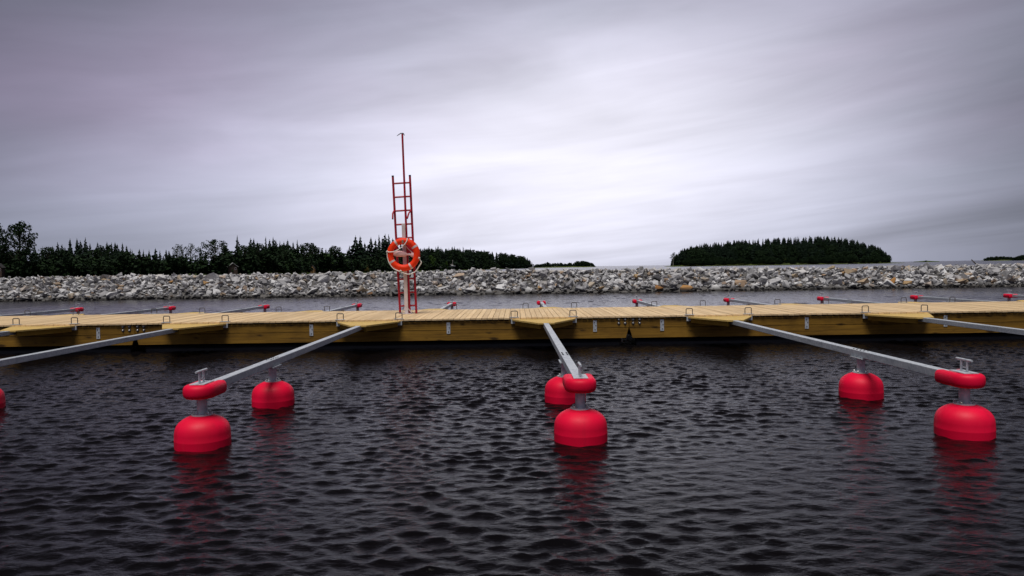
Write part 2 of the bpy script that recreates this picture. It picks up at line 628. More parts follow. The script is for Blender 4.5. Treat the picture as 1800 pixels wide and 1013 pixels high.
def fx(px):
    return (px - 907) / SF


def bx(px):
    return (px - 907) / SB


JOINTS = [fx(233) - 11.2, fx(233), fx(1105), fx(1105) + 11.2]


def jetty_section(x0, x1, label, plates, bolts):
    xm = (x0 + x1) / 2
    t = thing('jetty_section', (xm, YF, 0), label, 'jetty', 'floating jetty sections')
    a, b = x0 - xm, x1 - xm
    W_ = YB - YF
    d = MB()
    rg = random.Random(int(x0 * 10))
    i0, i1 = math.ceil((a + 0.004) / 0.126), math.floor((b - 0.004) / 0.126)
    for i in range(i0 - 1, i1 + 1):
        p0, p1 = max(a + 0.003, i * 0.126 + 0.0045), min(b - 0.003, (i + 1) * 0.126 - 0.0045)
        if p1 - p0 < 0.02:
            continue
        dz = rg.uniform(-0.0035, 0.0035)
        e = rg.uniform(-0.006, 0.006)
        d.box(p0, p1, -0.045 + e, W_ + 0.045 + e, ZD - 0.034 + dz, ZD + dz)
    d.obj('deck', M_deck, t)
    MB().box(a + 0.09, b - 0.09, 0.06, W_ - 0.06, 0.21, ZD - 0.045).obj('bearers', M_gap, t)
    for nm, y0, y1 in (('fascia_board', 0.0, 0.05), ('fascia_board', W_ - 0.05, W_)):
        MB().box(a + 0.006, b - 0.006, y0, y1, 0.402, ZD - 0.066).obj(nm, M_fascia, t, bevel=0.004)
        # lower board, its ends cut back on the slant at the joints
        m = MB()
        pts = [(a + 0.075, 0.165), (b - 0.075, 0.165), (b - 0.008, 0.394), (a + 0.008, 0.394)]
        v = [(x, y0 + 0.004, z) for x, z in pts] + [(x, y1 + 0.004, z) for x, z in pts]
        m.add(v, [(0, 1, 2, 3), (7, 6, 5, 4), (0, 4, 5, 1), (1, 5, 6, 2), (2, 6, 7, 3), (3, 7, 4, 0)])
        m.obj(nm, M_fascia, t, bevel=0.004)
    # black floats under the frame
    m = MB()
    prof = [(0.16, -0.45), (W_ - 0.16, -0.45), (W_ - 0.10, -0.30), (W_ - 0.10, 0.06), (W_ - 0.16, 0.15), (0.16, 0.15), (0.10, 0.06), (0.10, -0.30)]
    n = len(prof)
    v = [(a + 0.16, y, z) for y, z in prof] + [(b - 0.16, y, z) for y, z in prof]
    m.add(v, [tuple(range(n)), tuple(range(n, 2 * n))] + [(i, (i + 1) % n, n + (i + 1) % n, n + i) for i in range(n)])
    m.obj('float', M_black, t, bevel=0.05)
    for px in plates:
        x = fx(px) - xm
        p = MB().box(x - 0.042, x + 0.042, -0.007, 0.0015, 0.315, 0.575).obj('side_plate', M_galv, t, bevel=0.003)
        for hx, hz in ((-0.012, 0.525), (0.018, 0.46), (0.0, 0.365)):
            h = MB().lathe([(0.011, 0), (0.011, 0.006)], 10, Matrix.Translation((x + hx, -0.007, hz)) @ Matrix.Rotation(R(90), 4, 'X'))
            h.obj('bolt', M_darksteel, p)
    for px, z in bolts:
        x = fx(px) - xm
        w = MB().lathe([(0.036, 0), (0.036, 0.006), (0.030, 0.009)], 14, Matrix.Translation((x, 0.0, z)) @ Matrix.Rotation(R(90), 4, 'X')).obj('washer', M_darksteel, t)
        MB().lathe([(0.019, 0.008), (0.019, 0.024), (0.012, 0.030)], 8, Matrix.Translation((x, 0.0, z)) @ Matrix.Rotation(R(90), 4, 'X')).obj('bolt', M_bolt, w)
    return t


jetty_section(JOINTS[0], JOINTS[1], 'left end section of timber floating jetty, cut by the edge of the photo', [168], [(px, z) for px in (212, 223.6) for z in (0.583, 0.50)])
jetty_section(JOINTS[1], JOINTS[2], 'long middle section of timber floating jetty carrying the lifebuoy post', [545, 787, 1045],
              [(px, z) for px in (238, 249, 1087, 1098) for z in (0.583, 0.50)])
jetty_section(JOINTS[2], JOINTS[3], 'right section of timber floating jetty beyond the bolted joint', [1163, 1417, 1660],
              [(px, z) for px in (1112, 1123.5) for z in (0.583, 0.50)])


# ------------------------------------------------------------------ mooring booms
def float_buoy(t, y, top, dz=0.0):
    prof = [(0.16, -0.30), (0.25, -0.26), (0.272, -0.16), (0.276, -0.02), (0.2765, 0.070), (0.2767, 0.074), (0.2767, 0.080), (0.2755, 0.084), (0.274, 0.140), (0.268, 0.182), (0.254, 0.220), (0.231, 0.251), (0.199, 0.277),
            (0.160, 0.299), (0.120, 0.315), (0.09, 0.324), (0.0001, 0.328)]
    prof = [(r, z - 0.004) for r, z in prof]
    b = MB().lathe(prof, 48, Matrix.Translation((0, y, dz))).obj('float_buoy', M_red, t, smooth=40)
    c = MB().lathe([(0.104, 0.316), (0.104, 0.328), (0.0001, 0.329)], 24, Matrix.Translation((0, y, dz)))
    c.lathe([(0.052, 0.327 + dz), (0.052, top)], 20, Matrix.Translation((0, y, 0)))
    p = c.obj('post', M_galv, t, smooth=40)
    for an in (40, 140, 220, 320):
        k = MB().lathe([(0.016, 0.327), (0.016, 0.341), (0.008, 0.353)], 8, Matrix.Translation((0.084 * math.cos(R(an)), y + 0.084 * math.sin(R(an)), dz)))
        k.obj('bolt', M_bolt, p)
    return b


def make_boom(L, inner, name_label, dz=0.0):
    """mooring boom pointing along +y from the jetty edge at the origin"""
    t = thing('mooring_boom', (0, 0, 0), name_label, 'mooring boom')
    zp = ZD - 0.035
    # triangular platform at the jetty
    hw, tw, dep = 0.715, 0.17, 1.25
    pl = MB()
    nb = 9                                    # boards run along the jetty
    for i in range(nb):
        y0 = 0.052 + (dep - 0.052) * i / nb
        y1 = 0.052 + (dep - 0.052) * (i + 1) / nb - 0.006
        w0 = hw + (tw - hw) * max(0, (y0 - 0.1) / (dep - 0.1))
        w1 = hw + (tw - hw) * max(0, (y1 - 0.1) / (dep - 0.1))
        pl.prism([(-w0, y0), (w0, y0), (w1, y1), (-w1, y1)], zp - 0.032, zp)
    p = pl.obj('platform', M_plat, t)
    for s in (-1, 1):
        g = MB()
        g.bar((s * 0.63, 0.06, zp - 0.085), (s * 0.12, 1.14, zp - 0.085), 0.045, 0.105)
        g.obj('gusset', M_gusset, p, bevel=0.003)
        MB().box(s * 0.64 - 0.10, s * 0.64 + 0.10, 0.006, 0.05, zp - 0.10, zp - 0.004).obj('bracket', M_galv, t, bevel=0.004)
    # steel beam
    za = 0.575 + dz
    MB().box(-0.054, 0.054, 0.05, L - 0.06, za - 0.046, za + 0.046).obj('beam', M_galv, t, bevel=0.007)
    for yy in (-0.14, -0.05, 0.05, 0.14):
        for xx in (-0.03, 0.03):
            bl = MB().lathe([(0.011, za - 0.07), (0.011, za + 0.054)], 8, Matrix.Translation((xx, inner + yy, 0)))
            bl.obj('bolt', M_darksteel, t)
    MB().box(-0.075, 0.075, inner - 0.17, inner + 0.17, za - 0.062, za - 0.051).obj('flange', M_galv, t)
    float_buoy(t, inner, za - 0.06, dz)
    float_buoy(t, L, za - 0.07, dz)
    # rounded rubber bumper round the tip: a U of fat tube with a solid middle
    pts = [(-0.098, L - 0.26, za - 0.005), (-0.098, L - 0.25, za - 0.005), (-0.098, L - 0.10, za - 0.005), (-0.098, L + 0.04, za - 0.005)]
    for k in range(1, 12):
        an = PI - PI * k / 12
        pts.append((0.098 * math.cos(an), L + 0.04 + 0.098 * math.sin(an), za - 0.005))
    pts += [(0.098, L + 0.04, za - 0.005), (0.098, L - 0.10, za - 0.005), (0.098, L - 0.25, za - 0.005), (0.098, L - 0.26, za - 0.005)]
    rr = [0.058] + [0.072] * (len(pts) - 2) + [0.058]
    bm = MB().tube(pts, rr, 28, sq=0.94, box=0.72)
    bm.prism([(-0.1, L - 0.05), (0.1, L - 0.05), (0.1, L + 0.05), (0.06, L + 0.11), (-0.06, L + 0.11), (-0.1, L + 0.05)], za - 0.066, za + 0.058)
    bu = bm.obj('bumper', M_red, t, smooth=50)
    # cleat on its plate
    c = MB().box(-0.075, 0.075, L - 0.15, L + 0.12, za + 0.0675, za + 0.0775).obj('cleat_plate', M_galv, t, bevel=0.002)
    cl = MB()
    for yy in (-0.055, 0.045):
        cl.tube([(0, L + yy, za + 0.083), (0, L + yy, za + 0.193)], 0.0115, 12)
    cl.tube([(0, L - 0.135, za + 0.200), (0, L + 0.125, za + 0.200)], 0.0125, 12)
    cl.bar((0, L - 0.055, za + 0.12), (0, L + 0.045, za + 0.12), 0.012)
    cl.obj('cleat', M_galv, t, smooth=40)
    # square mooring loops on the jetty edge
    for s in (-1, 1):
        lp = MB()
        r_ = 0.028
        path = [(s * 0.665 - 0.072, 0, 0)]
        path += [(s * 0.665 - 0.072, 0, 0.115)]
        for k in range(1, 4):
            an = PI - PI / 2 * k / 4
            path.append((s * 0.665 - 0.072 + r_ + r_ * math.cos(an), 0, 0.115 + r_ * math.sin(an)))
        path += [(s * 0.665 - 0.072 + r_, 0, 0.115 + r_), (s * 0.665 + 0.072 - r_, 0, 0.115 + r_)]
        for k in range(1, 4):
            an = PI / 2 - PI / 2 * k / 4
            path.append((s * 0.665 + 0.072 - r_ + r_ * math.cos(an), 0, 0.115 + r_ * math.sin(an)))
        path += [(s * 0.665 + 0.072, 0, 0.115), (s * 0.665 + 0.072, 0, 0)]
        path = [(x, -0.015, z + ZD + 0.004) for x, y, z in path]
        lp.tube(path, 0.0095, 8)
        o = lp.obj('mooring_loop', M_darksteel, t, smooth=40)
        MB().box(s * 0.665 - 0.105, s * 0.665 + 0.105, -0.055, 0.049, ZD + 0.0045, ZD + 0.012).obj('base_plate', M_galv, o)
    return t


front = [(74, 'yellow triangular platform of the leftmost near boom, cut off by the photo edge'),
         (341, 'near steel boom whose beam runs out of the left edge above a half seen float'),
         (648, 'near steel boom left of the lifebuoy post with two red floats in the left water'),
         (955, 'near steel boom pointing straight at the camera with one float behind another'),
         (1263, 'near steel boom reaching right to the red floats close to the right edge'),
         (1572, 'near steel boom whose grey beam leaves the right edge of the photo')]
Lf, inner_f = YF - 7.63, YF - 9.90
proto = make_boom(Lf, inner_f, front[0][1])
for i, (px, lab) in enumerate(front):
    o = proto if i == 0 else copy_tree(proto)
    o.location = (fx(px), YF, 0)
    o.rotation_euler = (R((0.4, -0.3, 0.0, 0.35, 0.1, 0.2)[i]) * 0.2, 0, PI + R((0, .2, .30, .2, .27, 0)[i]))
    tag(o, lab, 'mooring boom', 'mooring booms on the near side of the jetty')
back_px = [-133, 87, 311, 531, 755, 966, 1192, 1408, 1629, 1849, 2069]
ordn = ['first', 'second', 'third', 'fourth', 'fifth', 'sixth', 'seventh', 'eighth', 'ninth', 'tenth', 'eleventh']
extra = ['', '', '', ', ends left of the ladder', ', just right of the ladder', ', seen end on', ', right of the centre', ', below the island', ', below the island end', ', near the right edge', ', at the right edge']
Lb = 7.0
proto_b = make_boom(Lb, Lb - 2.3, 'x', -0.085)
for i, px in enumerate(back_px):
    o = proto_b if i == 0 else copy_tree(proto_b)
    o.location = (bx(px), YB, 0)
    o.rotation_euler = (R(-0.05), 0, 0)
    tag(o, f'far boom with the {ordn[i]} red tip from the left{extra[i]}', 'mooring boom', 'mooring booms on the far side of the jetty')

# ------------------------------------------------------------------ rescue post, ladder, boat hook, lifebuoy
YP = 18.70


def up(px, py, dy=0.0):
    p = at(px, py, YP + dy)
    return p


ZT = ZD + 0.004
b0, b1 = up(714.8, 551), up(709.2, 393)
b0.z = ZT
post = thing('lifebuoy_post', (b0.x, YP, ZT), 'white square post on the jetty that carries the orange lifebuoy', 'post')


def rel(p, root):
    return tuple(Vector(p) - root.location)


m = MB()
m.bar(rel(b0, post), rel(b1, post), 0.088, 0.07, (0, 1, 0))
m.obj('shaft', M_white, post, bevel=0.006)
m = MB()
m.box(-0.16, 0.16, -0.11, 0.11, 0.0, 0.012)
for s in (-1, 1):
    m.bar((s * 0.13, 0, 0.012), (s * 0.045, 0, 0.13), 0.012, 0.06, (0, 1, 0))
m.obj('foot_plate', M_white, post)
for s in (-1, 1):
    for q in (-1, 1):
        MB().lathe([(0.014, 0.012), (0.014, 0.03)], 8, Matrix.Translation((s * 0.14, q * 0.085, 0))).obj('bolt', M_darksteel, post)
cb = up(712, 437)
m = MB().box(-0.02, 0.19, 0.045, 0.065, cb.z - ZT - 0.12, cb.z - ZT + 0.10)
m.obj('holder_board', M_paint, post)
# the holder bars reach back to the ladder, which hangs just behind the post
lad_dy = 0.115
l0, l1 = up(703.5, 551, lad_dy), up(690.5, 311, lad_dy)
r0, r1 = up(732, 551, lad_dy), up(720.5, 310, lad_dy)
l0.z = r0.z = ZT
lad = thing('rescue_ladder', ((l0.x + r0.x) / 2, YP + lad_dy, ZT), 'tall dark red rescue ladder standing behind the white post', 'ladder')
for a, b in ((l0, l1), (r0, r1)):
    rail = MB().tube([rel(a, lad), rel(b, lad)], 0.029, 10).obj('rail', M_paint, lad, smooth=40)
    d = (b - a).normalized()
    MB().tube([rel(b - d * 0.005, lad), rel(b + d * 0.03, lad)], 0.030, 10).obj('rail_cap', M_black, rail, smooth=40)
for k, y in enumerate((323, 347, 371, 395, 419, 443, 467, 491, 514.5, 538)):
    f = (551 - y) / (551 - 311)
    pa, pb = l0.lerp(l1, f), r0.lerp(r1, f + 0.004)
    MB().tube([rel(pa, lad), rel(pb, lad)], 0.022, 8).obj('rung', M_paint, lad, smooth=40)
for a, b, s in ((l0, l1, -1), (r0, r1, -1)):
    f = (551 - 371) / 240
    p = a.lerp(b, f)
    q = [p + Vector((0, 0, 0)), p + Vector((s * 0.012, -0.06, -0.01)), p + Vector((s * 0.03 if a is l0 else -0.05, -0.13, -0.07)), p + Vector((-0.03 if a is l0 else -0.09, -0.15, -0.20))]
    g = MB().tube([rel(x, lad) for x in q[:4]], 0.021, 8).obj('hook_arm', M_paint, lad, smooth=60)
    MB().tube([rel(q[3], lad), rel(q[3] + Vector((-0.003, 0, -0.02)), lad)], 0.019, 8).obj('tip', M_black, g)
# boat hook
h0, h1 = up(720.2, 551, 0.06), up(707.2, 236, 0.06)
h0.z = ZT
bh = thing('boat_hook', (h0.x, YP + 0.06, ZT), 'long thin dark red boat hook pole rising high above the ladder', 'boat hook')
MB().tube([rel(h0, bh), rel(h1, bh)], [0.031, 0.025], 10).obj('pole', M_paint, bh, smooth=40)
m = MB()
e = Vector(rel(h1, bh))
m.tube([e + Vector((0, 0, -0.03)), e + Vector((0, 0, 0.02)), e + Vector((-0.04, 0, 0.02)), e + Vector((-0.09, 0, -0.01)), e + Vector((-0.14, 0, -0.045))], [0.02, 0.022, 0.012, 0.010, 0.005], 8)
m.tube([e + Vector((0, 0, 0.015)), e + Vector((0.03, 0, 0.012)), e + Vector((0.045, 0, -0.015)), e + Vector((0.052, 0, -0.04))], [0.02, 0.012, 0.010, 0.005], 8)
m.obj('hook', M_darksteel, bh, smooth=60)

# lifebuoy, hung on the front of the post
lc = up(709.3, 447.5, -0.125)
lb = thing('lifebuoy', lc, 'round orange lifebuoy with silver bands hung on the white post', 'lifebuoy')
RM, Rm = 0.338, 0.080
ring = [(RM * math.cos(2 * PI * k / 56), 0, RM * math.sin(2 * PI * k / 56)) for k in range(56)]
MB().tube(ring, Rm, 20, closed=True).obj('ring', M_orange, lb, smooth=80)
for an in (121, 33, 212, 301):
    seg = [(RM * math.cos(R(an + k)), 0, RM * math.sin(R(an + k))) for k in (-4.2, -2, 0, 2, 4.2)]
    MB().tube(seg, Rm + 0.003, 20).obj('reflective_band', M_silver, lb, smooth=60)


def lp(px, py, dy=-0.10):
    p = at(px, py, lc.y + dy)
    return Vector(rel(p, lb))


def smooth_path(pts, n=6):
    out = []
    P = [pts[0]] + list(pts) + [pts[-1]]
    for i in range(1, len(P) - 2):
        for k in range(n):
            t = k / n
            a, b, c, d = P[i - 1], P[i], P[i + 1], P[i + 2]
            out.append(0.5 * ((2 * b) + (c - a) * t + (2 * a - 5 * b + 4 * c - d) * t * t + (3 * b - a - 3 * c + d) * t ** 3))
    out.append(P[-2])
    return out


rope1 = [lp(716.0, 418.5, -0.06), lp(715, 424, -0.095), lp(710, 431, -0.10), lp(701.5, 438, -0.07), lp(693, 442.3, -0.085), lp(686, 443.3, -0.10), lp(680.5, 442.6, -0.075)]
rope2 = [lp(680.5, 442.6, -0.075), lp(681, 452, -0.06), lp(684.5, 463, -0.055), lp(692, 472.5, -0.05), lp(703, 477.5, -0.085), lp(713, 481.5, -0.05), lp(721, 482, -0.04), lp(730, 477.5, -0.04),
         lp(737, 468, -0.04), lp(740.8, 461.5, -0.04), lp(739, 458.5, -0.04), lp(736.8, 453.5, -0.06)]
MB().tube(smooth_path(rope1), 0.0125, 8).obj('rope', M_rope, lb, smooth=60)
MB().tube(smooth_path(rope2), 0.0125, 8).obj('rope', M_rope, lb, smooth=60)
for px, py, dy in ((680.5, 442.6, -0.075), (736.8, 453.8, -0.06), (704, 476.5, -0.085)):
    p = lp(px, py, dy)
    m = MB().tube([p + Vector((-0.02, 0, -0.01)), p + Vector((0.0, -0.012, 0.012)), p + Vector((0.022, 0, 0.0))], [0.012, 0.019, 0.012], 8)
    m.obj('rope_knot', M_rope, lb, smooth=60)
p = lp(707.7, 425, -0.09)
MB().box(p.x - 0.022, p.x + 0.022, p.y - 0.006, 0.045, p.z - 0.045, p.z + 0.045).obj('clasp', simple('clasp_brass', (0.30, 0.24, 0.18), 0.5, 0.4), lb, bevel=0.004)
# throwing float on its line, strapped across the middle of the ring
tc = up(705, 446.5, -0.12)
tf = thing('throw_float', tc, 'pale pink bottle shaped throwing float across the middle of the lifebuoy', 'throwing float')
m = MB()
sc_x = 1 / 69.5
ax = [(-14, .5), (-13.4, 3.2), (-12, 4.8), (-9, 5.4), (0, 5.4), (5, 4.8), (8.5, 3.2), (10.5, 1.7), (14.5, 1.6), (16.5, 1.9), (18, 3.3), (20, 4.3), (22.2, 4.5), (22.8, .5)]
v = [Vector((x * sc_x, 0, -0.0016 * x)) for x, r in ax]
m.tube(v, [r * sc_x for x, r in ax], 14, sq=1.0)
for i, q in enumerate(m.v):
    m.v[i] = (q[0], q[1] * 0.55, q[2])
m.obj('body', M_pink, tf, smooth=60)
MB().tube(smooth_path([Vector(rel(up(713.5, 433, -0.07), tf)), Vector(rel(up(719, 439, -0.09), tf)), Vector(rel(up(726.5, 446, -0.12), tf))]), 0.009, 6).obj('line', M_rope, tf, smooth=60)

# ------------------------------------------------------------------ rubble breakwater
YW = 49.8                                   # its foot at the waterline


def crest(x):
    return 1.60 - 0.05 * math.sin(x * 0.3) * 0.5 - (0.16 * min(1, max(0, (x - 4) / 14)))


def core():
    m = MB()
    xs = [-60 + 1.5 * i for i in range(81)]
    rows = [(-2.2, -1.4, 0), (0.1, -0.05, 0), (2.3, 0, 1), (3.1, 0.08, 1), (7.5, 0.0, 1), (11, -1.4, 0)]
    rg = random.Random(3)
    for x in xs:
        for dy_, dz_, c in rows:
            m.v.append((x, YW + dy_, dz_ + (crest(x) - 0.12 if c else 0) + rg.uniform(-.04, .04)))
    n = len(rows)
    for i in range(len(xs) - 1):
        for k in range(n - 1):
            m.f.append((i * n + k, (i + 1) * n + k, (i + 1) * n + k + 1, i * n + k + 1))
    o = m.obj('breakwater', [M_core, M_gravel])
    for p in o.data.polygons:
        if p.center.y > YW + 2.4:
            p.material_index = 1
    tag(o, 'gravel core of the rubble breakwater', None, None, 'structure')


core()


def rock_mesh(seed):
    rg = random.Random(seed)
    b = bmesh.new()
    asp = (1.0, rg.uniform(0.6, 0.95), rg.uniform(0.28, 0.58))
    for _ in range(rg.randint(9, 13)):
        # points near the faces of a skewed block give split, slab-like stone
        p = Vector((rg.uniform(-1, 1), rg.uniform(-1, 1), rg.uniform(-1, 1)))
        k = max(abs(p.x), abs(p.y), abs(p.z))
        p = p / k * rg.uniform(0.8, 1.0)
        b.verts.new((p.x * asp[0] * 0.5, p.y * asp[1] * 0.5, p.z * asp[2] * 0.5))
    r = bmesh.ops.convex_hull(b, input=b.verts)
    bmesh.ops.delete(b, geom=[g for g in r['geom_interior'] if isinstance(g, bmesh.types.BMVert)], context='VERTS')
    me = bpy.data.meshes.new('stone')
    b.to_mesh(me)
    b.free()
    return me


ROCKS = [rock_mesh(100 + i) for i in range(22)]
RDATA = [([tuple(v.co) for v in me.vertices], [tuple(p.vertices) for p in me.polygons]) for me in ROCKS]


def slope_point(x, s, lift=0.0):
    """point on the face of the mound: s 0 at the waterline, 1 at the crest"""
    z = s * crest(x)
    return Vector((x, YW + 0.1 + s * 2.2, z + lift))


def rubble_fill():
    rg = random.Random(21)
    m = MB()
    for k in range(9000):
        x = rg.uniform(-50, 50)
        s = rg.uniform(-0.12, 1.06)
        size = math.exp(rg.gauss(math.log(0.29), 0.40))
        size = min(max(size, 0.13), 0.58)
        p = slope_point(x, s, rg.uniform(-0.10, 0.06))
        if s > 1.0:
            p.z = crest(x) - 0.03
            p.y = YW + 2.3 + rg.uniform(0, 2.5)
            size *= 0.8
        M = Matrix.Translation(p) @ Matrix.Rotation(R(-30) + rg.gauss(0, .5), 4, 'X') @ Matrix.Rotation(rg.gauss(0, .45), 4, 'Y') @ Matrix.Rotation(rg.uniform(0, 6.28), 4, 'Z') @ Matrix.Scale(size, 4)
        v, f = RDATA[rg.randrange(len(RDATA))]
        m.add(v, f, M)
    me = bpy.data.meshes.new('rubble_stones')
    me.from_pydata(m.v, [], m.f)
    me.materials.append(M_rock)
    o = bpy.data.objects.new('rubble_stones', me)
    COL.objects.link(o)
    tag(o, 'small grey angular stones filling the face of the breakwater', 'rubble', None, 'stuff')


rubble_fill()
for me in ROCKS:
    me.materials.append(M_rock)
ROCK_RUST = [me.copy() for me in ROCKS]
ROCK_TAN = [me.copy() for me in ROCKS]
for me in ROCK_RUST:
    me.materials.clear()
    me.materials.append(M_rust)
for me in ROCK_TAN:
    me.materials.clear()
    me.materials.append(M_tanrock)


def stone(me, p, size, rot, label, group, nm='stone', sq=(1, 1, 1)):
    o = bpy.data.objects.new(nm, me)
    COL.objects.link(o)
    o.location = p
    o.rotation_euler = rot
    o.scale = (size * sq[0], size * sq[1], size * sq[2])
    return tag(o, label, 'stone', group)


rg = random.Random(77)
named = [  # px, py, width px, kind, label
    (1120, 486, 16, 'r', 'square bright orange stone in the rubble, upper part, right of the middle'),
    (1059, 509, 14, 'r', 'rounded orange brown stone at the foot of the rubble behind the seventh far boom'),
    (1158, 507, 15, 'r', 'rusty orange block low in the rubble, right of a flatter one'),
    (1207, 508, 24, 'r', 'wide rust brown slab at the waterline of the rubble left of the island'),
    (949, 506, 10, 'r', 'small ochre stone low in the rubble straight behind the jetty centre'),
    (103, 507, 12, 'r', 'orange block low in the rubble near the left end'),
    (302, 496, 11, 'r', 'ochre stone high in the rubble below the left wood'),
    (363, 497, 13, 'r', 'flat ochre stone high in the rubble, right of a smaller ochre one'),
    (393, 518, 11, 't', 'tan pointed stone at the foot of the rubble left of the ladder'),
    (1492, 477, 24, 't', 'large tan boulder on top of the rubble below the island end'),
    (1458, 474, 22, 't', 'flat tan slab on top of the rubble beside a larger tan boulder'),
    (1483, 481, 10, 'r', 'small bright orange stone under the large tan boulder'),
    (1522, 499, 26, 't', 'big brown blocky boulder in the rubble right of the island'),
    (1565, 497, 20, 'r', 'yellow brown stone low in the rubble right of the brown boulder'),
    (1595, 499, 15, 'r', 'small yellow brown stone right of a wider one in the rubble'),
    (1700, 483, 14, 't', 'yellowish stone high in the rubble towards the right edge'),
    (1693, 495, 20, 't', 'leaning brown stone mid rubble towards the right edge'),
    (1398, 486, 13, 't', 'tan wedge stone high in the rubble below the island'),
    (804, 485, 22, 't', 'long pale tan slab high in the rubble right of the lifebuoy'),
    (642, 512, 16, 't', 'tan stone low in the rubble left of the ladder foot'),
    (648, 518, 14, 'r', 'ochre stone at the waterline just left of the ladder'),
    (187, 493, 16, 't', 'dark brown stone high in the rubble on the left'),
    (484, 486, 13, 't', 'pinkish pale stone high in the rubble left of the ladder'),
    (1118, 500, 17, 'w', 'very pale stone directly below the square orange stone'),
    (1146, 499, 20, 'w', 'pale flat stone right of the palest stone in the rubble'),
    (489, 497, 13, 'w', 'white wedge shaped stone in the rubble below a pinkish one'),
]
pale = []
M_palerock = rock_mat('pale_rock', [(0.0, (0.55, 0.55, 0.56)), (1.0, (0.62, 0.62, 0.63))])
ROCK_PALE = [me.copy() for me in ROCKS]
for me in ROCK_PALE:
    me.materials.clear()
    me.materials.append(M_palerock)
for px, py, w, k, lab in named:
    # where the line of sight meets the face of the mound
    Y = YW + 1.2
    for _ in range(6):
        p = at(px, py, Y)
        s = min(1.0, max(0.0, p.z / crest(p.x)))
        Y = YW + 0.1 + s * 2.2
    p = at(px, py, Y - 0.12)
    me = rg.choice({'r': ROCK_RUST, 't': ROCK_TAN, 'w': ROCK_PALE}[k])
    stone(me, p, w / FPX * Y * 1.05, (R(-25) + rg.gauss(0, .2), rg.gauss(0, .2), rg.uniform(-.4, .4)), lab, None, sq=(1, 1, 1.15))
placed = []
count = 0
while count < 272:
    x = rg.uniform(-37, 37)
    s = rg.uniform(0.0, 1.0)
    size = min(0.95, max(0.42, math.exp(rg.gauss(math.log(0.60), 0.25))))
    if x > 8:
        size *= 1.1
    if any((x - a) ** 2 + ((s - b) * 2.7) ** 2 < (0.42 * (size + c)) ** 2 for a, b, c in placed):
        if rg.random() < 0.93:
            continue
    placed.append((x, s, size))
    p = slope_point(x, s, 0.0) + Vector((0, -0.06, 0.04))
    if s > 0.9:
        p.z -= 0.12
    stone(rg.choice(ROCKS), p, size, (R(-32) + rg.gauss(0, .4), rg.gauss(0, .35), rg.uniform(0, 6.28)), 'larger grey angular stone lying among the breakwater rubble', 'larger grey stones of the breakwater')
    count += 1
# stake sticking out of the crest
a, b = at(1717, 466, YW + 2.4), at(1707.5, 456.5, YW + 2.6)
stk = MB().tube([a - (b - a) * 0.6, b], [0.045, 0.035], 8).obj('wooden_stake', M_trunk, None, smooth=40)
tag(stk, 'dark wooden stake leaning out of the breakwater top near the right edge', 'stake')


# ------------------------------------------------------------------ land
def land(name, label, outline, top, inset, z1, mat=None):
    """low land: outline (x, y) ring at the waterline, stepped up inwards"""
    m = MB()
    n = len(outline)
    c = Vector((sum(p[0] for p in outline) / n, sum(p[1] for p in outline) / n))
    rings = []
    for f, z in ((1.0, -1.0), (1.0, 0.05), (1 - inset * 0.25, z1 * 0.45), (1 - inset, z1), (0.5, (z1 + top) / 2), (0.15, top)):
        rings.append([(c.x + (x - c.x) * f, c.y + (y - c.y) * f, z) for x, y in outline])
    for r in rings:
        m.v += r
    for i in range(len(rings) - 1):
        for k in range(n):
            q = (k + 1) % n
            m.f.append((i * n + k, i * n + q, (i + 1) * n + q, (i + 1) * n + k))
    m.f.append(tuple(range((len(rings) - 1) * n, len(rings) * n)))
    o = m.obj(name, mat or M_grass, None, smooth=60)
    tag(o, label, None, None, 'structure')
    return o


SHORE = [(-80, 195), (0, 200), (120, 215), (240, 235), (360, 255), (480, 270), (560, 300), (620, 340), (680, 390), (740, 480), (800, 600), (860, 780), (910, 980), (938, 1120)]


def shore_y(px):
    for (a, ya), (b, yb) in zip(SHORE, SHORE[1:]):
        if px <= b:
            return ya + (yb - ya) * (max(px, a) - a) / (b - a)
    return SHORE[-1][1]


def hx(px, Y):
    return at(px, 470, Y).x


def shore_land():
    m = MB()
    n = 0
    offs = ((-14, -0.8), (0, 0.15), (6, 0.7), (25, 1.2), (70, 2.2), (180, 4.0), (420, 5.0))
    pxs = [-160] + [p for p, y in SHORE]
    for px in pxs:
        Y = shore_y(px)
        for d, z in offs:
            if px > 900:
                d, z = d * 0.3, z * 0.8
            m.v.append((hx(px, Y) - max(0, d) * (0.55 if px > 600 else 0.0), Y + d, z))
    k = len(offs)
    for i in range(len(pxs) - 1):
        for j in range(k - 1):
            m.f.append((i * k + j, (i + 1) * k + j, (i + 1) * k + j + 1, i * k + j + 1))
    o = m.obj('shore', M_grass, None, smooth=60)
    tag(o, 'grassy shore under the left wood', None, None, 'structure')


shore_land()

ISL_Y = 850.0
ISKY = [(1178, 458), (1184, 449), (1192, 443), (1200, 436), (1212, 431), (1226, 428), (1250, 424.5), (1275, 422), (1300, 420), (1325, 418.5), (1350, 417), (1378, 415.5), (1400, 414.5), (1432, 413), (1460, 413.5),
        (1480, 416), (1500, 418), (1515, 424), (1532, 427), (1545, 432), (1555, 440), (1566, 450)]


def interp(tab, x):
    if x <= tab[0][0]:
        return tab[0][1]
    for (a, ya), (b, yb) in zip(tab, tab[1:]):
        if x <= b:
            return ya + (yb - ya) * (x - a) / (b - a)
    return tab[-1][1]


def isl_ground(px):
    z = at(px, interp(ISKY, px), ISL_Y + 30).z - 16.5
    return max(0.6, z)


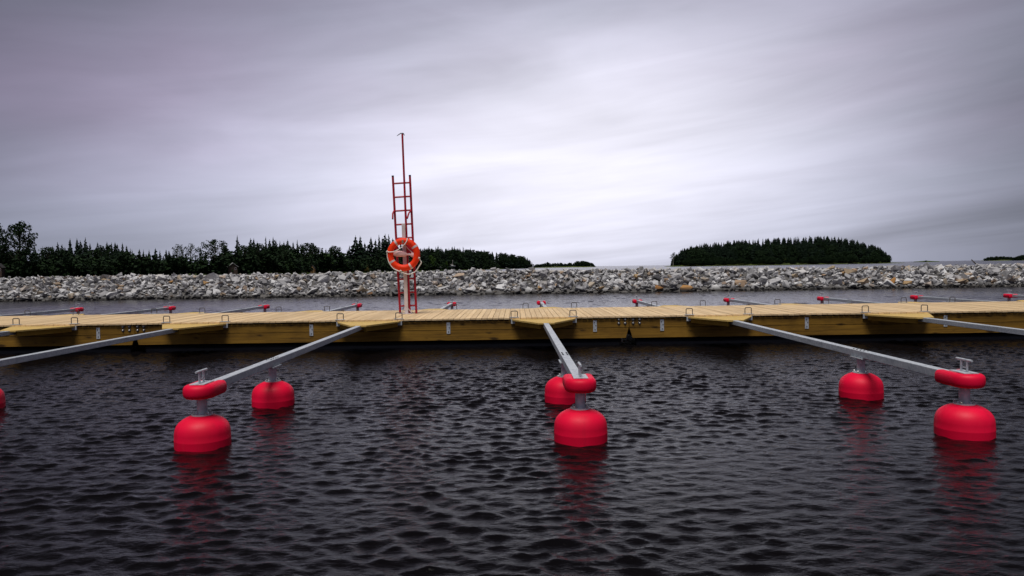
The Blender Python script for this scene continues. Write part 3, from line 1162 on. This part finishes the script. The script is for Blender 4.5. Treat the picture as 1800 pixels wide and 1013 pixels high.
def island():
    m = MB()
    pxs = [1168] + [1180 + 12 * i for i in range(33)] + [1590]
    rows = [(-34, -1, 0), (-30, 0.1, 0), (-22, 0.9, 0.0), (0, 0.6, 0.55), (30, 0, 1), (70, 0, 0.8), (120, -1, 0)]
    for px in pxs:
        e = 0 if (px < 1180 or px > 1566) else 1
        for d, z, g in rows:
            Y = ISL_Y + (d if e else d * 0.25)
            m.v.append((hx(px, Y), Y, z * (1 if e else 0.4) + g * isl_ground(px) * e))
    k = len(rows)
    for i in range(len(pxs) - 1):
        for j in range(k - 1):
            m.f.append((i * k + j, (i + 1) * k + j, (i + 1) * k + j + 1, i * k + j + 1))
    o = m.obj('island', M_grass, None, smooth=60)
    tag(o, 'low wooded island across the water', None, None, 'structure')


island()


# ------------------------------------------------------------------ trees (unit height 1, scaled per tree)
def spruce_data(seed, rad=0.14, levels=26, per=8, ragged=0.25, power=0.68):
    rg = random.Random(seed)
    V, F = [], []

    def tri(*p):
        o = len(V)
        V.extend(p)
        F.append(tuple(range(o, o + len(p))))
    base = rg.uniform(0.04, 0.12)
    side = [rg.uniform(0.65, 1.3) for _ in range(8)]
    for i in range(levels):
        f = i / (levels - 1)
        z = base + (1 - base) * f
        r = rad * (1 - f) ** power * rg.uniform(0.8, 1.15) * (1 if f > 0.12 else 0.75 + 2 * f) + 0.006
        n = max(4, int(per * (1 - 0.5 * f)))
        a0 = rg.uniform(0, 6.28)
        for k in range(n):
            a = a0 + 2 * PI * k / n + rg.uniform(-.3, .3)
            rr = r * rg.uniform(1 - ragged * 1.6, 1 + ragged) * side[int(a / 6.2832 * 8) % 8]
            ca, sa = math.cos(a), math.sin(a)
            w = max(0.012, rr * 0.42)
            droop = rr * rg.uniform(0.25, 0.7)
            tip = (rr * ca, rr * sa, z - droop)
            ml = (rr * 0.55 * ca - w * sa, rr * 0.55 * sa + w * ca, z - droop * 0.55 - 0.012)
            mr = (rr * 0.55 * ca + w * sa, rr * 0.55 * sa - w * ca, z - droop * 0.55 - 0.012)
            tri((0, 0, z + 0.01), ml, tip, mr)
            # hanging needles under the branch
            tri((0.25 * rr * ca, 0.25 * rr * sa, z), (rr * 0.95 * ca, rr * 0.95 * sa, z - droop * 0.9), (rr * 0.7 * ca, rr * 0.7 * sa, z - droop - 0.035), (0.3 * rr * ca, 0.3 * rr * sa, z - 0.05))
    # leader
    for k in range(3):
        a = 2 * PI * k / 3
        tri((0.008 * math.cos(a), 0.008 * math.sin(a), 0.93), (0.008 * math.cos(a + 2), 0.008 * math.sin(a + 2), 0.93), (0, 0, 1.03))
    return V, F


def trunk_data(h=0.9, r=0.012):
    m = MB()
    m.tube([(0, 0, -0.06), (0, 0, h * 0.5), (0, 0, h)], [r, r * 0.7, r * 0.2], 6)
    return m.v, m.f


def broad_data(seed, width=0.55, clumps=13, leaves=70, lo=0.3, leaf=0.022, gap=0.10, openness=1.0):
    """crown of small leaf faces round limb ends; returns crown, and trunk with limbs"""
    rg = random.Random(seed)
    V, F = [], []
    tm = MB()
    lean = (rg.uniform(-.04, .04), rg.uniform(-.04, .04))
    tm.tube([(0, 0, -0.05), (lean[0] * .4, lean[1] * .4, 0.3), (lean[0], lean[1], 0.62), (lean[0] * 1.4, lean[1] * 1.4, 0.86)], [0.022, 0.017, 0.010, 0.004], 6)
    for c in range(clumps):
        f = c / max(1, clumps - 1)
        z = lo + (0.93 - lo) * f
        spread = width / 2 * math.sin(PI * min(0.96, 0.22 + 0.72 * f)) ** 0.7 * rg.uniform(0.45, 1.0)
        a = c * 2.4 + rg.uniform(-.5, .5)
        cx, cy = lean[0] + spread * math.cos(a), lean[1] + spread * math.sin(a)
        tm.tube([(lean[0] * z, lean[1] * z, max(0.12, z - 0.2)), (cx * 0.6, cy * 0.6, z - 0.06), (cx, cy, z)], [0.009, 0.006, 0.002], 5)
        rad = gap * rg.uniform(0.8, 1.4) * (width / 0.55) ** 0.5
        for k in range(leaves):
            d = Vector((rg.gauss(0, 1), rg.gauss(0, 1), rg.gauss(0, 1))).normalized() * rad * rg.random() ** 0.4 * openness
            p = Vector((cx, cy, z)) + Vector((d.x, d.y, d.z * 0.75))
            n = Vector((rg.gauss(0, 1), rg.gauss(0, 1), rg.gauss(0, 1))).normalized()
            u = n.orthogonal().normalized() * leaf * rg.uniform(0.6, 1.5)
            w = n.cross(u) * rg.uniform(0.6, 1.0)
            o = len(V)
            V.extend([tuple(p - u), tuple(p + w), tuple(p + u), tuple(p - w)])
            F.append((o, o + 1, o + 2, o + 3))
    return (V, F), (tm.v, tm.f)


def bush_data(seed, n=420, leaf=0.075):
    rg = random.Random(seed)
    V, F = [], []
    lumps = [(rg.uniform(-.45, .45), rg.uniform(-.3, .3), rg.uniform(0.2, 0.75), rg.uniform(0.22, 0.38)) for _ in range(9)]
    for k in range(n):
        lx, ly, lz, lr = rg.choice(lumps)
        d = Vector((rg.gauss(0, 1), rg.gauss(0, 1), rg.gauss(0, 1))).normalized() * lr * rg.random() ** 0.35
        p = Vector((lx, ly, lz)) + d
        p.z = max(0.0, p.z)
        nn = Vector((rg.gauss(0, 1), rg.gauss(0, 1), rg.gauss(0, 1))).normalized()
        u = nn.orthogonal().normalized() * leaf * rg.uniform(0.6, 1.4)
        w = nn.cross(u) * rg.uniform(0.6, 1.0)
        o = len(V)
        V.extend([tuple(p - u), tuple(p + w), tuple(p + u), tuple(p - w)])
        F.append((o, o + 1, o + 2, o + 3))
    return V, F


def to_mesh(name, data, mats, data2=None):
    me = bpy.data.meshes.new(name)
    v, f = list(data[0]), list(data[1])
    n1 = len(f)
    if data2:
        o = len(v)
        v += list(data2[0])
        f += [tuple(i + o for i in q) for q in data2[1]]
    me.from_pydata(v, [], f)
    for x in mats:
        me.materials.append(x)
    if data2:
        for i, p in enumerate(me.polygons):
            p.material_index = 0 if i < n1 else 1
    return me


SPR = [spruce_data(300 + i, rad=(0.14, 0.16, 0.18, 0.20, 0.15, 0.22)[i], ragged=(0.25, 0.35, 0.3, 0.4, 0.5, 0.4)[i], power=(0.75, 0.6, 0.68, 0.85, 0.42, 0.5)[i]) for i in range(6)]
TRK = trunk_data()
SPR_CROWN = [to_mesh('crown', d, [M_spruce]) for d in SPR]
SPR_TRUNK = to_mesh('trunk', TRK, [M_trunk])
SPR_ONE = [to_mesh('spruce_tree', d, [M_spruce, M_trunk], TRK) for d in SPR]
BRD = [broad_data(400 + i, width=(0.5, 0.62, 0.75, 0.42)[i], clumps=(18, 20, 26, 14)[i], leaves=62) for i in range(4)]
BRD_CROWN = [to_mesh('crown', d[0], [M_leaf]) for d in BRD]
BRD_TRUNK = [to_mesh('trunk', d[1], [M_trunk]) for d in BRD]
BRD_ONE = [to_mesh('broadleaf_tree', d[0], [M_leaf, M_trunk], d[1]) for d in BRD]
BRT_CROWN = [to_mesh('crown', d[0], [M_bright]) for d in BRD]


def parts_tree(nm, loc, h, crown, trunk, label, group, cat='tree', wid=1.0):
    t = thing(nm, loc, label, cat, group, random.uniform(0, 6.28))
    t.scale = (h * wid, h * wid, h)
    for n_, me in (('trunk', trunk), ('crown', crown)):
        o = bpy.data.objects.new(n_, me)
        COL.objects.link(o)
        o.parent = t
    return t


def one_tree(nm, loc, h, me, label, group, wid=1.0):
    o = bpy.data.objects.new(nm, me)
    COL.objects.link(o)
    o.location = loc
    o.rotation_euler = (0, 0, random.uniform(0, 6.28))
    o.scale = (h * wid, h * wid, h)
    return tag(o, label, 'tree', group)


def ground_z(px, d):
    return 1.2 + min(3.0, max(0, d - 25) * 0.022)


def place(px, top, d):
    """foot and height of a tree at px whose tip reaches the picture height top, d metres behind the shoreline"""
    Y = shore_y(px) + d
    p = at(px, top, Y)
    z0 = ground_z(px, d)
    return Vector((p.x, Y, z0)), p.z - z0


GL = 'spruces in the wood on the left shore'
# the trees that stand out against the sky
star_spruce = [
    (417, 413.5, 18, 3, 1.25, 'lone broad pointed spruce on the skyline right of the bushy round tree'),
    (625, 413.5, 25, 5, 1.05, 'left one of two tall dark spruces close together left of the lifebuoy'),
    (633, 414, 28, 5, 0.95, 'right one of two tall dark spruces close together left of the lifebuoy'),
    (652, 416, 25, 4, 1.1, 'ragged spruce standing between the tall pair and the ladder'),
    (666, 412, 30, 0, 1.1, 'slender spruce two tips left of the ladder'),
    (677, 410.5, 32, 4, 1.15, 'tallest spruce tip touching the left side of the ladder'),
    (150, 417, 70, 3, 1.1, 'highest dark spruce of the cluster over the left wood'),
    (123, 418.5, 70, 2, 1.1, 'pointed spruce at the left of the dark cluster over the left wood'),
]
for px, top, d, k, w, lab in star_spruce:
    p, h = place(px, top, d)
    parts_tree('spruce_tree', p, h / 1.02, SPR_CROWN[k], SPR_TRUNK, lab, GL, wid=w)
small_sp = [(60, 432, 70), (75, 433, 70), (92, 432, 75), (101, 425, 75), (109, 429, 75), (135, 418, 80), (141, 422, 75), (158, 427, 70), (171, 425, 70), (177, 431, 70), (188, 424, 75), (196, 426, 75), (202, 425, 70),
            (206, 428, 70), (215, 426, 75), (222, 431, 80), (229, 436, 80), (232, 438, 80), (245, 437, 90), (252, 438, 90), (262, 438.5, 90), (273, 435.5, 90), (281, 440, 90), (292, 438, 95), (297, 440, 95), (304, 440, 95),
            (327, 442, 95), (352, 443, 90), (361, 440, 90), (440, 418, 25), (446, 418, 28), (452, 424, 28), (467, 415.5, 25), (474, 420, 25), (480, 416, 28), (485, 421, 30), (492, 423, 28), (499, 424, 30), (505.5, 420.5, 25),
            (515, 424.5, 26), (522.5, 421, 26), (530, 428, 30), (560, 437, 40), (566, 436, 40), (573, 436.5, 40), (603, 444, 60), (610, 438, 45), (614, 431, 30), (641, 426, 30), (646, 430, 30), (660, 420, 30), (672, 417, 30),
            (683, 411.5, 32), (690, 418, 34), (697, 421, 34), (704, 424, 36), (714, 427, 40), (722, 429, 40), (731, 431, 40), (738, 436, 40), (746, 435, 40), (754, 432, 40), (760, 438, 40), (766, 433.5, 40), (770, 431.5, 40),
            (775, 434.5, 40), (783, 437, 40), (789, 435, 40), (795, 433, 40), (799, 432.5, 40), (804, 436, 40), (808, 435, 40), (814, 433, 40), (820, 438, 40), (827, 435, 40), (833, 439, 40), (841, 440, 40), (846, 439, 40),
            (851, 438.5, 40), (858, 442, 40), (865, 442, 40), (873, 443, 40), (881, 442, 40), (889, 445, 40), (897, 446, 35), (905, 447, 30), (913, 449, 25), (921, 450, 20), (927, 452, 15), (931, 456, 12), (935, 460, 8)]
for px, top, d in small_sp:
    p, h = place(px, top, d)
    rgk = random.randrange(6)
    if px < 740:
        parts_tree('spruce_tree', p, h / 1.02, SPR_CROWN[rgk], SPR_TRUNK, 'dark spruce in the crowded row on the left shore skyline', GL, wid=random.uniform(0.85, 1.2))
    else:
        one_tree('spruce_tree', p, h / 1.02, SPR_ONE[rgk], 'dark spruce in the far row receding right of the lifebuoy', 'spruces receding along the shore behind the lifebuoy', wid=random.uniform(0.9, 1.4))
# broadleaved trees
GB = 'broadleaved trees on the left shore'
big = broad_data(451, width=0.62, clumps=26, leaves=95, lo=0.34, leaf=0.015, gap=0.082)
p, h = place(30, 388, 6)
parts_tree('birch_tree', p, h, to_mesh('crown', big[0], [M_leaf]), to_mesh('trunk', big[1], [M_trunk]), 'tall loose crowned birch at the left edge, sky showing through it', GB, wid=1.0)
big2 = broad_data(459, width=0.62, clumps=24, leaves=90, lo=0.25, leaf=0.016, gap=0.09)
p, h = place(-6, 392, 4)
parts_tree('birch_tree', p, h, to_mesh('crown', big2[0], [M_leaf]), to_mesh('trunk', big2[1], [M_trunk]), 'dark tree cut by the left edge beside the tall birch', GB, wid=0.8)
rnd = broad_data(462, width=1.1, clumps=26, leaves=60, lo=0.42, leaf=0.020, gap=0.095)
p, h = place(376, 421, 10)
parts_tree('broadleaf_tree', p, h, to_mesh('crown', rnd[0], [M_leaf]), to_mesh('trunk', rnd[1], [M_trunk]), 'wide round crowned tree on the skyline left of the lone pointed spruce', GB, wid=0.95)
thin = broad_data(470, width=0.5, clumps=13, leaves=38, lo=0.5, leaf=0.017, gap=0.085)
tcm, ttm = to_mesh('crown', thin[0], [M_leaf]), to_mesh('trunk', thin[1], [M_birch])
for px, top, w, lab in ((311, 429, 0.8, 'thin feathery birch on the skyline, left of a narrower one'), (319.5, 430, 0.5, 'narrowest feathery birch between two wider thin birches'),
                        (335, 428, 0.95, 'pale stemmed sparse birch left of the wide round tree')):
    p, h = place(px, top, 12)
    parts_tree('birch_tree', p, h, tcm, ttm, lab, GB, wid=w)
for px, top, d, k, w in ((178, 432, 40, 0, 0.9), (192, 430, 60, 3, 0.9), (84, 434, 20, 1, 1.2), (540, 427, 10, 2, 1.2), (552, 433, 12, 1, 1.1), (589, 432, 20, 2, 0.9), (582, 436, 18, 0, 0.9), (397, 434, 12, 0, 0.9),
                         (430, 431, 10, 1, 1.2), (456, 428, 14, 2, 0.9), (500, 430, 12, 1, 1.2)):
    p, h = place(px, top, d)
    parts_tree('broadleaf_tree', p, h, BRD_CROWN[k], BRD_TRUNK[k], 'dark leafy tree rising among the spruces of the left shore', GB, wid=w)
for px, top, d, k, lab in ((570, 444, 6, 2, 'bright green round tree beside the yellow cabin, left of its twin'), (602, 449, 6, 2, 'bright green round tree nearer the tall pair of spruces'),
                           (756, 449, 8, 1, 'mid green bushy tree just right of the lifebuoy')):
    p, h = place(px, top, d)
    parts_tree('broadleaf_tree', p, h, BRT_CROWN[k], BRD_TRUNK[k], lab, GB, wid=1.25)


# shrubs along the shore
BUSH = [bush_data(500 + i) for i in range(4)]
BUSH_ME = {m_: [to_mesh('shrub', d, [mt]) for d in BUSH] for m_, mt in (('d', M_leaf), ('b', M_bright), ('y', M_yellow))}


def shrub(px, top, wpx, d, kind, label, group):
    Y = shore_y(px) + d
    p = at(px, top, Y)
    o = bpy.data.objects.new('shrub', random.choice(BUSH_ME[kind]))
    COL.objects.link(o)
    o.location = (p.x, Y, 0.9)
    hh = (p.z - 0.9)
    o.scale = (wpx / FPX * Y / 1.5, wpx / FPX * Y / 1.5, hh)
    tag(o, label, 'shrub', group)


rg = random.Random(8)
for i in range(64):
    px = -10 + i * 14.5 + rg.uniform(-5, 5)
    if px > 915:
        break
    dep = shore_y(px)
    hpx = min(34, 7.5 / dep * 1300) * rg.uniform(0.5, 1.0)
    shrub(px, 480 - px * 0.0115 - hpx, min(60, 12 / dep * 1300) * rg.uniform(0.8, 1.3), rg.uniform(1, 6), 'd', 'dark green shrub in the thicket along the left shore', 'dark shrubs along the left shore')
for px, top, w, k, lab in ((578, 470, 14, 'y', 'low yellowing shrub right of the yellow cabin'), (645, 465, 10, 'y', 'small yellow shrub in front of the spruces near the ladder'), (626, 466.5, 6, 'y', 'smaller yellow shrub left of another near the ladder'),
                           (505, 461, 22, 'b', 'greyish green shrub left of the yellow cabin'), (272, 473, 14, 'b', 'low light green shrub at the foot of the left wood'), (430, 474, 16, 'b', 'light green shrub right of the white roofed hut'),
                           (782, 459, 12, 'b', 'rounded green shrub left of the sailing boat')):
    shrub(px, top, w, 0.5, k, lab, None)


# dense wood behind the single trees: nobody could count it
def wood_mass(name, label, trees, mats):
    V, F = [], []
    MI = []
    for kind, loc, h, w, rz in trees:
        d = SPR[kind] if kind < 6 else BRD[kind - 6][0]
        o = len(V)
        c, s = math.cos(rz) * h * w, math.sin(rz) * h * w
        V.extend([(loc[0] + x * c - y * s, loc[1] + x * s + y * c, loc[2] + z * h) for x, y, z in d[0]])
        F.extend([tuple(i + o for i in q) for q in d[1]])
        MI.extend([0 if kind < 6 else 1] * len(d[1]))
    me = bpy.data.meshes.new(name)
    me.from_pydata(V, [], F)
    for m_ in mats:
        me.materials.append(m_)
    me.polygons.foreach_set('material_index', np.array(MI, np.int32))
    o = bpy.data.objects.new(name, me)
    COL.objects.link(o)
    tag(o, label, 'wood', None, 'stuff')


LSKY = [(-60, 420), (0, 428), (60, 437), (95, 436), (120, 428), (150, 427), (180, 434), (215, 434), (235, 441), (300, 444), (360, 445), (400, 440), (440, 429), (480, 425), (520, 430), (560, 441), (600, 447), (625, 430),
        (650, 428), (690, 424), (740, 436), (800, 436), (850, 440), (900, 446), (925, 451), (934, 458), (937, 462)]
trees = []
rg = random.Random(15)
for i in range(520):
    px = rg.uniform(-60, 935) if i < 340 else rg.uniform(735, 936)
    d = rg.uniform(14, 60) if px < 880 else rg.uniform(3, 18)
    top = interp(LSKY, px) + (abs(rg.gauss(0, 7)) + 5 if px < 735 else abs(rg.gauss(0, 3)) + 0.5)
    p, h = place(px, top, d)
    if h < 3:
        continue
    trees.append((rg.randrange(6) if rg.random() < 0.86 else 6 + rg.randrange(4), p, h, rg.uniform(1.0, 1.5), rg.uniform(0, 6.28)))
wood_mass('dense_wood', 'dense dark wood filling the left shore', trees, [M_spruce, M_leaf])

GI = 'spruces on the island'
rg = random.Random(31)
trees = []
ni = 0
for i in range(620):
    px = rg.uniform(1181, 1563)
    d = rg.uniform(-20, 34)
    Y = ISL_Y + d
    f = min(1.0, max(0.0, (d + 22) / 52))
    gz = isl_ground(px) * f + 0.5
    topz = at(px, interp(ISKY, px), ISL_Y + 30).z
    h = min(rg.uniform(11, 18), max(5, topz - gz - rg.uniform(0, 3)))
    if f > 0.85:
        h = max(5, topz - gz - rg.uniform(0.3, 2.6))
    kind = rg.randrange(6) if (rg.random() < 0.80 or f > 0.6) else 6 + rg.randrange(4)
    p = Vector((hx(px, Y), Y, gz - 0.3))
    if kind < 6 and ni < 130 and (f > 0.8 or rg.random() < 0.15):
        one_tree('spruce_tree', p, h / 1.02, SPR_ONE[kind], 'dark pointed spruce on the round wooded island', GI, wid=rg.uniform(1.0, 1.5))
        ni += 1
    else:
        trees.append((kind, p, h, rg.uniform(1.1, 1.7), rg.uniform(0, 6.28)))
for i in range(260):                       # leafy fringe at the waterline
    px = rg.uniform(1182, 1563)
    d = rg.uniform(-29, -12)
    Y = ISL_Y + d
    trees.append((6 + rg.randrange(4), Vector((hx(px, Y), Y, 0.3)), min(rg.uniform(4, 10), at(px, interp(ISKY, px), Y).z - 0.5), rg.uniform(1.0, 1.6), rg.uniform(0, 6.28)))
wood_mass('island_wood', 'dense dark wood covering the island', trees, [M_spruce, M_leaf])
p = at(1183, 452, ISL_Y - 20)
p = Vector((hx(1183, ISL_Y - 20), ISL_Y - 20, 0.3))
parts_tree('birch_tree', p, at(1183, 444, ISL_Y - 20).z, tcm, ttm, 'small loose birch standing at the left tip of the island', None, wid=1.1)
gr = MB()
for i in range(60):
    pass

# far islets
def islet(px0, px1, Y, prof, label, wlabel):
    rg = random.Random(int(px0))
    ring = []
    xm, hw = (hx(px0, Y) + hx(px1, Y)) / 2, abs(hx(px1, Y) - hx(px0, Y)) / 2
    for k in range(24):
        a = 2 * PI * k / 24
        ring.append((xm + hw * 1.03 * math.cos(a), Y + 45 * math.sin(a)))
    land('islet', label, ring, 2.5, 0.1, 1.2)
    trees = []
    for i in range(int((px1 - px0) * 1.9)):
        px = rg.uniform(px0 + 1, px1 - 1)
        yy = Y + rg.uniform(-25, 25)
        top = at(px, interp(prof, px) + rg.uniform(0, 2.5), Y).z
        if top < 2:
            continue
        trees.append((rg.randrange(6) if rg.random() < 0.7 else 6 + rg.randrange(4), Vector((hx(px, yy), yy, 0.8)), top - 0.8, rg.uniform(1.1, 2.0) * (1 if top > 8 else 1.6), rg.uniform(0, 6.28)))
    wood_mass('far_wood', wlabel, trees, [M_spruce, M_leaf])


islet(936, 1048, 1500, [(936, 464), (955, 463), (962, 459.5), (966, 463), (985, 461), (992, 463), (1003, 461), (1009, 461), (1015, 459), (1025, 458.5), (1036, 460), (1048, 466)], 'low islet right of the left shore point', 'low far wood between the left shore and the open water')
islet(1729, 1786, 2000, [(1729, 454), (1740, 451), (1760, 450), (1775, 451), (1786, 453)], 'far islet near the right edge', 'flat dark far wood near the right edge')
islet(1778, 1850, 1700, [(1778, 453), (1790, 450), (1800, 447), (1830, 446), (1850, 447)], 'far islet at the right edge', 'dark far wood cut by the right edge')
islet(1623, 1633, 1400, [(1623, 459.5), (1628, 457), (1633, 459.5)], 'tiny far islet right of the island', 'tiny clump of far trees right of the island')


# ------------------------------------------------------------------ small buildings and boats on the far shore
def hut(nm, px, py_base, wpx, hpx, d, wall, roof, label, cat, lit=None, rz=0.0):
    Y = shore_y(px) + d
    p = at(px, py_base, Y)
    w, h = wpx / FPX * Y, hpx / FPX * Y
    z0 = max(0.9, p.z)
    t = thing(nm, (p.x, Y, z0), label, cat, None, rz)
    m = MB()
    e, rh = h * 0.62, h
    v = [(-w / 2, -w * .6, -1), (w / 2, -w * .6, -1), (w / 2, -w * .6, e), (0, -w * .6, rh), (-w / 2, -w * .6, e)]
    v += [(x, w * .6, z) for x, y, z in v]
    m.add(v, [(0, 1, 2, 3, 4), (9, 8, 7, 6, 5), (0, 5, 6, 1), (1, 6, 7, 2), (4, 9, 5, 0)])
    m.obj('wall', wall, t)
    m = MB()
    for s in (-1, 1):
        q = [(0, -w * .72, rh + 0.06), (s * w * .62, -w * .72, e - 0.25), (s * w * .62, w * .72, e - 0.25), (0, w * .72, rh + 0.06)]
        q2 = [(x, y, z + 0.12) for x, y, z in q]
        m.add(q + q2, [(0, 1, 2, 3), (7, 6, 5, 4), (0, 4, 5, 1), (1, 5, 6, 2), (2, 6, 7, 3), (3, 7, 4, 0)])
    m.obj('roof', roof, t)
    dr = MB().box(-w * .12, w * .12, -w * .6 - 0.05, -w * .6 - 0.01, 0.0, e * 0.85).obj('door', M_trunk, t)
    f = MB().box(w * .2, w * .4, -w * .6 - 0.04, -w * .6 - 0.01, e * .35, e * .8).obj('window', M_white, t)
    MB().box(w * .22, w * .38, -w * .6 - 0.06, -w * .6 - 0.042, e * .4, e * .75).obj('pane', M_black, f)
    return t


M_ochre = simple('ochre_boards', (0.42, 0.25, 0.09), 0.8, 0, 0.2, 3)
M_brown = simple('dark_boards', (0.07, 0.045, 0.03), 0.85, 0, 0.3, 3)
M_palroof = simple('pale_roof', (0.50, 0.50, 0.50), 0.6, 0, 0.15, 3)
M_drkroof = simple('dark_roof', (0.04, 0.038, 0.038), 0.7, 0, 0.2, 3)
M_hull = simple('white_hull', (0.65, 0.66, 0.66), 0.4, 0, 0.08, 2)
hut('cabin', 550, 478, 7, 11, -1.5, M_ochre, M_drkroof, 'small yellow cabin among the shrubs left of the tall pair of spruces', 'cabin')
hut('hut', 408, 478, 15, 15, -1.5, M_brown, M_palroof, 'dark hut with a pale sloping roof below the round skyline tree', 'hut', rz=R(30))
hut('house', -1, 480, 12, 16, -1.5, M_brown, M_drkroof, 'dark gabled house half cut by the left edge', 'house', rz=R(15))


def boat(px, py, lpx, mast, label, nm):
    Y = shore_y(px) - 18
    L = lpx / FPX * Y
    p = at(px, py, Y)
    t = thing(nm, (p.x, Y, max(0.0, p.z - 0.3)), label, 'boat')
    m = MB()
    secs = [(-0.5, 0.12, 0.32), (-0.2, 0.17, 0.28), (0.15, 0.17, 0.30), (0.4, 0.08, 0.36), (0.5, 0.01, 0.40)]
    k = 5
    for x, hw_, zt in secs:
        m.v += [(x * L, -hw_ * L, zt * L * .5), (x * L, -hw_ * L * .7, 0), (x * L, 0, -0.06 * L), (x * L, hw_ * L * .7, 0), (x * L, hw_ * L, zt * L * .5)]
    for i in range(len(secs) - 1):
        for j in range(k):
            q = (j + 1) % k
            m.f.append((i * k + j, i * k + q, (i + 1) * k + q, (i + 1) * k + j))
    m.f += [tuple(range(k)), tuple(range(4 * k, 5 * k))]
    m.obj('hull', M_hull, t, smooth=50)
    MB().prism([(-0.22 * L, -0.1 * L), (0.14 * L, -0.08 * L), (0.2 * L, 0), (0.14 * L, 0.08 * L), (-0.22 * L, 0.1 * L)], 0.14 * L, 0.26 * L).obj('cabin', M_hull, t)
    if mast:
        MB().tube([(0.03 * L, 0, 0.2 * L), (0.03 * L, 0, mast * L)], 0.09, 6).obj('mast', M_white, t)
        MB().tube([(0.03 * L, 0, 0.38 * L), (-0.4 * L, 0, 0.36 * L)], 0.10, 6).obj('boom', M_white, t)
    return t


boat(795.5, 468, 10, 1.15, 'white sailing boat with bare mast moored at the far shore', 'sailing_boat')
boat(774, 470, 6, 0, 'small white motor boat left of the sailing boat at the far shore', 'motor_boat')
